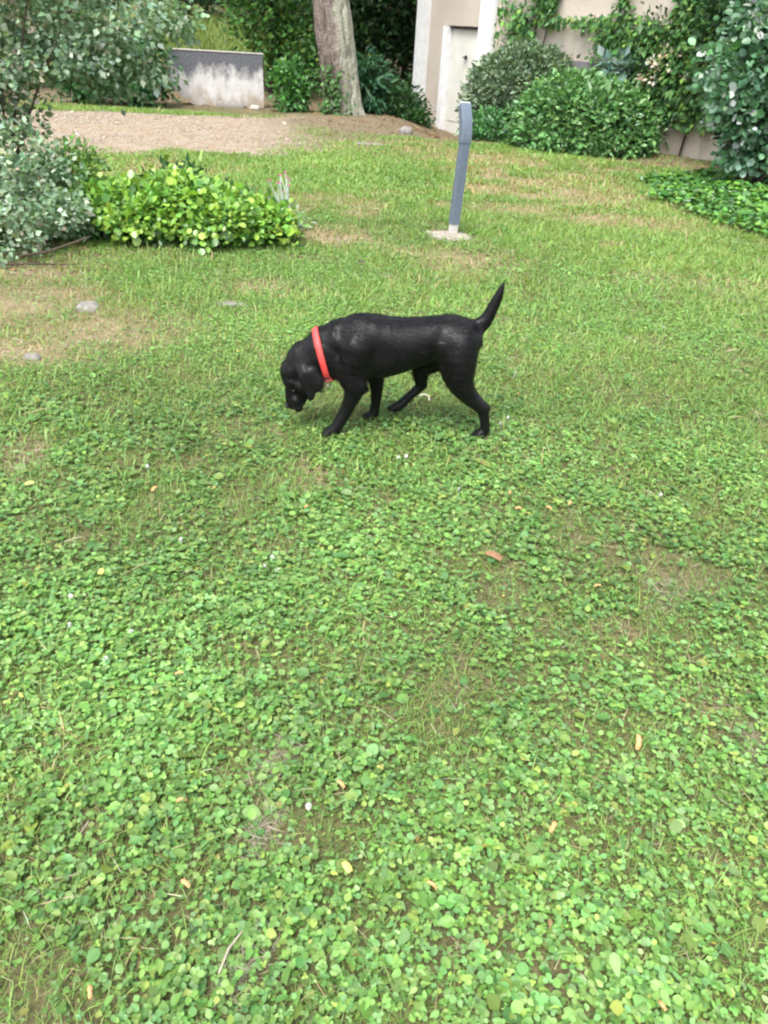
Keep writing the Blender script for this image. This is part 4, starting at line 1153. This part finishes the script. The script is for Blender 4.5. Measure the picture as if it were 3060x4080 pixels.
L = np.where(hd | lg, .011, .019) * np.exp(.25 * rg.normal(size=n)); L[tl] = .018
nj = nr + rg.normal(size=(n, 3)) * .22
fr = leaf_arrays(p - nr * .0012, fw, nj, L, np.repeat([[.006, .0055, .006]], n, 0) * np.exp(.25 * rg.normal(size=(n, 1))), T_TRI, np.full(n, .55))
mf, ntf, bf = new_mat('black_fur_strand')
af = N(ntf, 'ShaderNodeAttribute', attribute_name='col'); ntf.links.new(af.outputs['Color'], bf.inputs['Base Color'])
bf.inputs['Roughness'].default_value = .30; bf.inputs['Specular IOR Level'].default_value = .12
fur = mesh_np('fur', fr[0], fr[1], mf, dog, colors=fr[2]); fur['kind'] = 'stuff'

# eyes, nose
M['eye'] = mat_simple('dark_brown_eye', (.012, .007, .004), (.02, .012, .006), 50, .08, .6, 0)
M['nose'] = mat_simple('black_nose_leather', (.008, .008, .009), (.02, .02, .02), 300, .3, .5, .4, .002)
def ellipsoid(name, c, r, mat, parent, nu=14, nv_=9):
    th = np.linspace(0, 2 * PI, nu, endpoint=False); ph = np.linspace(-PI / 2, PI / 2, nv_)
    T, P = np.meshgrid(th, ph, indexing='ij')
    v = np.stack([np.cos(P) * np.cos(T) * r[0], np.cos(P) * np.sin(T) * r[1], np.sin(P) * r[2]], -1).reshape(-1, 3) + np.array(c)
    i = np.arange(nu * nv_).reshape(nu, nv_)
    f = np.stack([i[:, :-1], np.roll(i, -1, 0)[:, :-1], np.roll(i, -1, 0)[:, 1:], i[:, 1:]], -1).reshape(-1, 4)
    return mesh_np(name, v, f, mat, parent, smooth=True)
for sg in (-1, 1): ellipsoid('eye', (-.497, sg * .0455, .173), (.008, .006, .007), M['eye'], dog)
nz = ellipsoid('nose', (-.527, 0, .082), (.013, .021, .015), M['nose'], dog)
for sg in (-1, 1): ellipsoid('nostril', (-.537, sg * .010, .080), (.004, .004, .005), M['shadow_gap'], nz)

# collar: a band that follows the neck
M['red'] = mat_simple('red_webbing', (.64, .045, .045), (.76, .08, .07), 180, .55, .4, .3, .001)
M['redplastic'] = mat_simple('red_plastic_buckle', (.58, .03, .03), (.66, .05, .045), 40, .32, .5, 0)
M['steel'] = mat_simple('ring_steel', (.5, .48, .42), (.7, .68, .62), 40, .3, .5, 0, metal=.9)
cc0 = np.array([-.372, 0, .325]); e1 = np.array([-.27, 0, .963]); e2 = np.array([.963, 0, .27]); et = np.array([0, 1., 0])
nq = 72; qs = np.linspace(0, 2 * PI, nq, endpoint=False)
def neck_r(qs, off):
    lo_, hi_ = np.full(len(qs), .02), np.full(len(qs), .20)
    dirs = np.cos(qs)[:, None] * e1 + np.sin(qs)[:, None] * et
    for _ in range(26):
        mid = (lo_ + hi_) / 2
        ins = dog_sdf(cc0 + e2 * off + dirs * mid[:, None]) < 0
        lo_ = np.where(ins, mid, lo_); hi_ = np.where(ins, hi_, mid)
    return lo_, dirs
prof = [(-.0135, .0035), (-.0135, .0065), (0, .0075), (.0135, .0065), (.0135, .0035), (0, .002)]
rows = []
ra_, dirs = neck_r(qs, -.015); rb_, _ = neck_r(qs, .015)
for off, lift in prof:
    rr = ra_ + (rb_ - ra_) * (off + .015) / .03
    kk = np.convolve(np.concatenate([rr[-3:], rr, rr[:3]]), np.ones(7) / 7, 'valid')
    rows.append(cc0 + e2 * off + dirs * (np.maximum(kk, rr) + lift)[:, None])
V = np.stack(rows, 1).reshape(-1, 3); npf = len(prof)
i = np.arange(nq * npf).reshape(nq, npf)
f = np.stack([i, np.roll(i, -1, 1), np.roll(np.roll(i, -1, 1), -1, 0), np.roll(i, -1, 0)], -1).reshape(-1, 4)
collar = mesh_np('collar', V, f, M['red'], dog, smooth=False)
collar['label'] = 'red webbing collar'
def on_neck(q, lift): 
    r_, d_ = neck_r(np.array([q]), 0.0)
    return cc0 + d_[0] * (r_[0] + lift), d_[0]
pb, db = on_neck(rad(-150), .008)
tb = unit(np.cross(e2, db)[None])[0]
mb = MB(); 
q8 = [pb + e2 * a * .019 + tb * b * .015 + db * c_ * .006 for c_ in (-1, 1) for a, b in ((-1, -.7), (-.8, -1), (.8, -1), (1, -.7), (1, .7), (.8, 1), (-.8, 1), (-1, .7))]
mb.add(q8, [tuple(range(7, -1, -1)), tuple(range(8, 16))] + [(k, (k + 1) % 8, 8 + (k + 1) % 8, 8 + k) for k in range(8)])
mb.build('buckle', M['redplastic'], collar)
pk, dk = on_neck(rad(-137), .0075); tk = unit(np.cross(e2, dk)[None])[0]
mb = MB(); q4 = [pk + e2 * a * .0165 + tk * b * .0022 + dk * c_ * .0035 for c_ in (-1, 1) for a, b in ((-1, -1), (1, -1), (1, 1), (-1, 1))]
mb.add(q4, [(3, 2, 1, 0), (4, 5, 6, 7), (0, 1, 5, 4), (1, 2, 6, 5), (2, 3, 7, 6), (3, 0, 4, 7)]); mb.build('slider', M['shadow_gap'], collar)
pr, dr = on_neck(rad(180), .006)
mb = MB(); a = np.linspace(0, 2 * PI, 17); rc = pr + np.array([0, 0, -.014])
mb.tube(np.stack([rc[0] + .004 * np.cos(a), rc[1] + .013 * np.cos(a), rc[2] + .014 * np.sin(a)], 1), .0017, 6); mb.build('ring', M['steel'], collar)
ellipsoid('tag', tuple(pr + np.array([-.004, -.012, -.038])), (.012, .003, .015), M['steel'], collar)

# ------------------------------------------------------------------ small things in the lawn
rg = np.random.default_rng(501)
M['daisy'] = mat_simple('white_petals', (.52, .52, .48), (.66, .66, .62), 200, .7, .2, 0)
M['wood'] = mat_simple('orange_wood_chip', (.52, .23, .09), (.66, .36, .18), 60, .75, .2, .3, .002)
M['deadleaf'] = mat_simple('brown_dead_leaf', (.16, .085, .045), (.30, .18, .10), 50, .8, .2, .3, .003)
M['paleleaf'] = mat_simple('yellow_leaf', (.42, .40, .10), (.52, .50, .15), 60, .6, .3, .1, .002)
M['twig'] = mat_simple('weathered_twig', (.26, .22, .17), (.42, .37, .29), 60, .85, .2, .3, .002)
M['pale'] = mat_simple('bleached_straw', (.52, .46, .36), (.70, .65, .55), 60, .8, .2, .3, .002)
# clover flower: many short florets on a stalk
def flower_mesh():
    mb = MB()
    for i in range(34):
        zc_ = 1 - 2 * (i + .5) / 34; r_ = math.sqrt(1 - zc_ * zc_); a = i * 2.39996
        d = np.array([r_ * math.cos(a), r_ * math.sin(a), zc_])
        if zc_ < -.6: continue
        t1 = unit(np.cross(d, [0.3, .2, 1])[None])[0]; c = np.array([0, 0, .036])
        mb.add([c + d * .002, c + d * .007 + t1 * .0022, c + d * .0108, c + d * .007 - t1 * .0022], [(0, 1, 2, 3)])
    mb.tube([(0, 0, -.005), (.002, .001, .02), (0, 0, .036)], [.0012, .0012, .0012], 5)
    o = mb.build('clover_flower', M['daisy']); return o
fl = flower_mesh()
FLAB = ['white clover flower topmost of the three close together left of the middle', 'white clover flower leftmost of the three close together left of the middle', 'white clover flower lowest right of the three close together left of the middle',
        'white clover flower on the left, upper one of a pair near the left edge', 'white clover flower on the left, lower one of a pair near the left edge', 'white clover flower right of the pair near the left edge',
        'white clover flower lowest of the left hand group in the lawn', 'white clover flower halfway between the dog and the three close together', 'white clover flower in front of the dog, left one of a touching pair', 'white clover flower in front of the dog, right one of a touching pair',
        'white clover flower behind the hind legs of the dog, the farthest one', 'white clover flower just right of the near hind paw of the dog', 'white clover flower just below the near hind paw of the dog', 'white clover flower far out on the right beyond the dog tail',
        'white clover flower at the right edge below the dog', 'white clover flower below the dog straight under its hind legs', 'white clover flower alone in the foreground, the nearest one', 'white clover flower on the left below the nose of the dog']
FL = [(-.36, 2.11), (-.39, 2.05), (-.34, 2.04), (-.94, 1.84), (-.89, 1.70), (-.72, 1.69), (-.74, 1.57), (-.69, 2.16), (.03, 2.89), (.08, 2.90), (.65, 3.92), (.56, 3.33), (.52, 3.26), (1.70, 4.88), (1.10, 2.70), (.29, 2.63), (-.13, 1.14), (-.95, 2.66)]
for i, (x0, y0) in enumerate(FL):
    o = fl if i == 0 else fl.copy()
    if i: col.objects.link(o)
    o.location = (x0, y0, float(ground_z(x0, y0))); o.rotation_euler = (rg.normal() * .2, rg.normal() * .2, rg.random() * 6)
    o.scale = (.8, .8, .85) if y0 < 3 else (1.1, 1.1, 1.0)
    tag(o, FLAB[i], 'flower', 'white clover flowers dotted over the lawn')
# curled orange bark chips
def chip_mesh(L, W, curl, seed):
    r_ = np.random.default_rng(seed); n_ = 7
    xs_ = np.linspace(-L / 2, L / 2, n_); prof_ = []
    ww = W * (.55 + .45 * np.sin(np.linspace(.35, 2.8, n_))) * (1 + .1 * r_.normal(size=n_))
    zt = curl * (1 - (2 * xs_ / L) ** 2)
    mb = MB(); vs = []
    for lay in (0, .0025):
        for x_, w_, z_ in zip(xs_, ww, zt): vs += [(x_, -w_ / 2, z_ + lay), (x_, 0, z_ + lay + .003), (x_, w_ / 2, z_ + lay)]
    f_ = []
    o_ = n_ * 3
    for i in range(n_ - 1):
        for j in (0, 1):
            a_ = i * 3 + j
            f_.append((a_, a_ + 1, a_ + 4, a_ + 3)); f_.append((o_ + a_ + 3, o_ + a_ + 4, o_ + a_ + 1, o_ + a_))
        f_.append((i * 3, i * 3 + 3, o_ + i * 3 + 3, o_ + i * 3)); f_.append((i * 3 + 2, o_ + i * 3 + 2, o_ + i * 3 + 5, i * 3 + 5))
    f_ += [(0, o_, o_ + 1, 1), (1, o_ + 1, o_ + 2, 2)]; e_ = 3 * (n_ - 1); f_ += [(e_, e_ + 1, o_ + e_ + 1, o_ + e_), (e_ + 1, e_ + 2, o_ + e_ + 2, o_ + e_ + 1)]
    mb.add(vs, f_)
    return mb
protos = [chip_mesh(.030, .011, .006, s_).build('bark_chip', M['wood']) for s_ in (1, 2, 3)]
CH = [(.49, 2.63, 80), (.51, 2.51, 20), (.63, 2.53, 150), (.72, 2.58, 60), (.72, 2.05, 10), (-.06, 1.20, 140), (-.36, .93, 150), (-.48, .71, 110), (.15, .96, 160), (-.42, 1.13, 10), (.43, 1.12, 60), (.58, .75, 110), (.69, 1.39, 80), (-.53, 1.53, 20), (-.29, 2.43, 40), (-.87, 2.48, 70)]
CLAB = ['orange bark chip below the hind legs of the dog, topmost of four', 'orange bark chip below the hind legs of the dog, lowest of four', 'orange bark chip below the hind legs of the dog, third from the left', 'orange bark chip below the hind legs of the dog, rightmost of four',
        'orange bark chip alone on the right, level with the three close flowers', 'orange bark chip near the middle of the foreground above the lone white flower', 'long orange bark chip low on the left of the foreground', 'orange bark chip nearest the bottom left corner',
        'orange bark chip near the bottom, just right of the middle', 'orange bark chip on the left beside the bleached tufts', 'orange bark chip on the right of the foreground in the clover', 'orange bark chip nearest the bottom right corner',
        'orange bark chip on the right between the foreground and the dog', 'orange bark chip left of the middle above the bleached tufts', 'orange bark chip straight below the front paw of the dog', 'orange bark chip far left below the nose of the dog']
for i, (x0, y0, aa) in enumerate(CH):
    pr_ = protos[i % 3]
    o = pr_ if i < 3 else pr_.copy()
    if i >= 3: col.objects.link(o)
    o.location = (x0, y0, float(ground_z(x0, y0)) + .034); o.rotation_euler = (rg.normal() * .25, rg.normal() * .2, rad(aa))
    k_ = (.7 + .2 * y0 / 2.5) * (1 + .15 * rg.normal()); o.scale = (k_, k_, k_)
    tag(o, CLAB[i], 'bark chip', 'orange bark chips on the lawn')

def flat_leaf(name, loc, L, mat, label, cat, yaw, tilt=.1):
    mb = chip_mesh(L, L * .62, L * .10, int(yaw * 10) % 97 + 5)
    o = mb.build(name, mat); o.location = (loc[0], loc[1], float(ground_z(*loc)) + .032); o.rotation_euler = (tilt, -tilt, yaw)
    return tag(o, label, cat)
flat_leaf('dead_leaf', (.39, 2.19), .06, M['deadleaf'], 'curled brown dead leaf on the lawn right of the middle', 'leaf', 2.6)
flat_leaf('yellow_leaf', (-1.34, 2.47), .032, M['paleleaf'], 'round yellow leaf on the lawn near the left edge', 'leaf', .4)
flat_leaf('yellow_leaf', (-.89, 1.96), .03, M['paleleaf'], 'pale yellow leaf in the clover left of the white flowers', 'leaf', 1.4)
flat_leaf('yellow_leaf', (-.03, .99), .026, M['paleleaf'], 'yellow leaf low in the middle of the foreground clover', 'leaf', 2.2)
flat_leaf('yellow_leaf', (1.33, 2.08), .03, M['paleleaf'], 'yellow leaf in the clover at the right edge', 'leaf', 2.9)
mb = MB(); mb.tube([(-.045, -.01, 0), (0, .004, .004), (.045, .006, 0)], [.002, .0025, .0015], 6)
o = mb.build('dry_twig', M['twig']); o.location = (-.24, .80, .035); o.rotation_euler = (0, 0, rad(60)); tag(o, 'pale bleached twig near the bottom edge of the lawn', 'twig')
mb = MB(); a = np.linspace(rad(-20), rad(150), 12); mb.tube(np.stack([.026 * np.cos(a), .014 * np.sin(a), .012 + .016 * np.sin(a)], 1), .0045, 7)
o = mb.build('plastic_arc', M['pale']); o.location = (.16, 3.5, .02); tag(o, 'small curved white plastic piece in the grass under the dog', 'plastic piece')
# thatches of bleached dead grass
def thatch(loc, r, nn, label, seed):
    g_ = np.random.default_rng(seed)
    a_ = g_.random(nn) * 2 * PI; d_ = g_.normal(size=(nn, 2)) * r * np.array([.45, .9])
    x_, y_ = loc[0] + d_[:, 0] + .3 * d_[:, 1], loc[1] + d_[:, 1]
    L_ = leaf_arrays(np.stack([x_, y_, ground_z(x_, y_) + .004 + .022 * g_.random(nn)], 1), np.stack([np.cos(a_), np.sin(a_), .2 * g_.normal(size=nn)], 1), np.stack([g_.normal(size=nn) * .3, g_.normal(size=nn) * .3, np.ones(nn)], 1),
                     .022 * np.exp(.35 * g_.normal(size=nn)), palette(g_, nn, [(.34, .30, .23), (.24, .20, .14), (.42, .39, .32), (.2, .24, .1)], [2, 1.3, 1, .7], .14), T_BLADE, np.full(nn, .5))
    o_ = mesh_np('dead_grass_tuft', L_[0], L_[1], M['leaf'], colors=L_[2])
    return tag(o_, label, 'dead grass', kind='stuff')
thatch((-.21, 1.29), .05, 420, 'bleached tuft of dead grass left of the middle of the foreground', 1)
thatch((-.20, .80), .05, 420, 'bleached tuft of dead grass at the bottom edge beside the twig', 2)
thatch((1.0, 1.42), .05, 420, 'bleached tuft of dead grass at the right edge of the foreground', 3)
thatch((-.225, 1.08), .04, 420, 'bleached tuft of dead grass below the left middle one', 4)
thatch((.95, 2.05), .06, 420, 'bleached tuft of dead grass on the right below the dog', 5)
rock('stone', (-1.90, 4.62, .0), (.07, .09, .032), 'grey white stone sunk in the lawn below the silver shrub', 'stone', M['stone'], 21)
rock('stone', (-1.06, 4.87, .0), (.11, .05, .02), 'flat pale stone in the lawn above the head of the dog', 'stone', M['stone'], 22)
rock('stone', (-1.88, 3.76, .0), (.045, .035, .03), 'small pale stone in the lawn near the left edge', 'stone', M['stone'], 23)
rock('stone', (-.30, 6.1, .0), (.04, .03, .03), 'small brown clod in the grass left of the bollard', 'stone', M['bark'], 24)
rock('stone', (-.05, 15.4, .02), (.13, .09, .09), 'dark stone at the edge of the dirt right of the pine trunk', 'stone', M['stone'], 25)
rock('stone', (-.6, 13.4, .0), (.28, .05, .03), 'long flat pale stone set in the dirt of the drive edge', 'stone', M['stone'], 26)
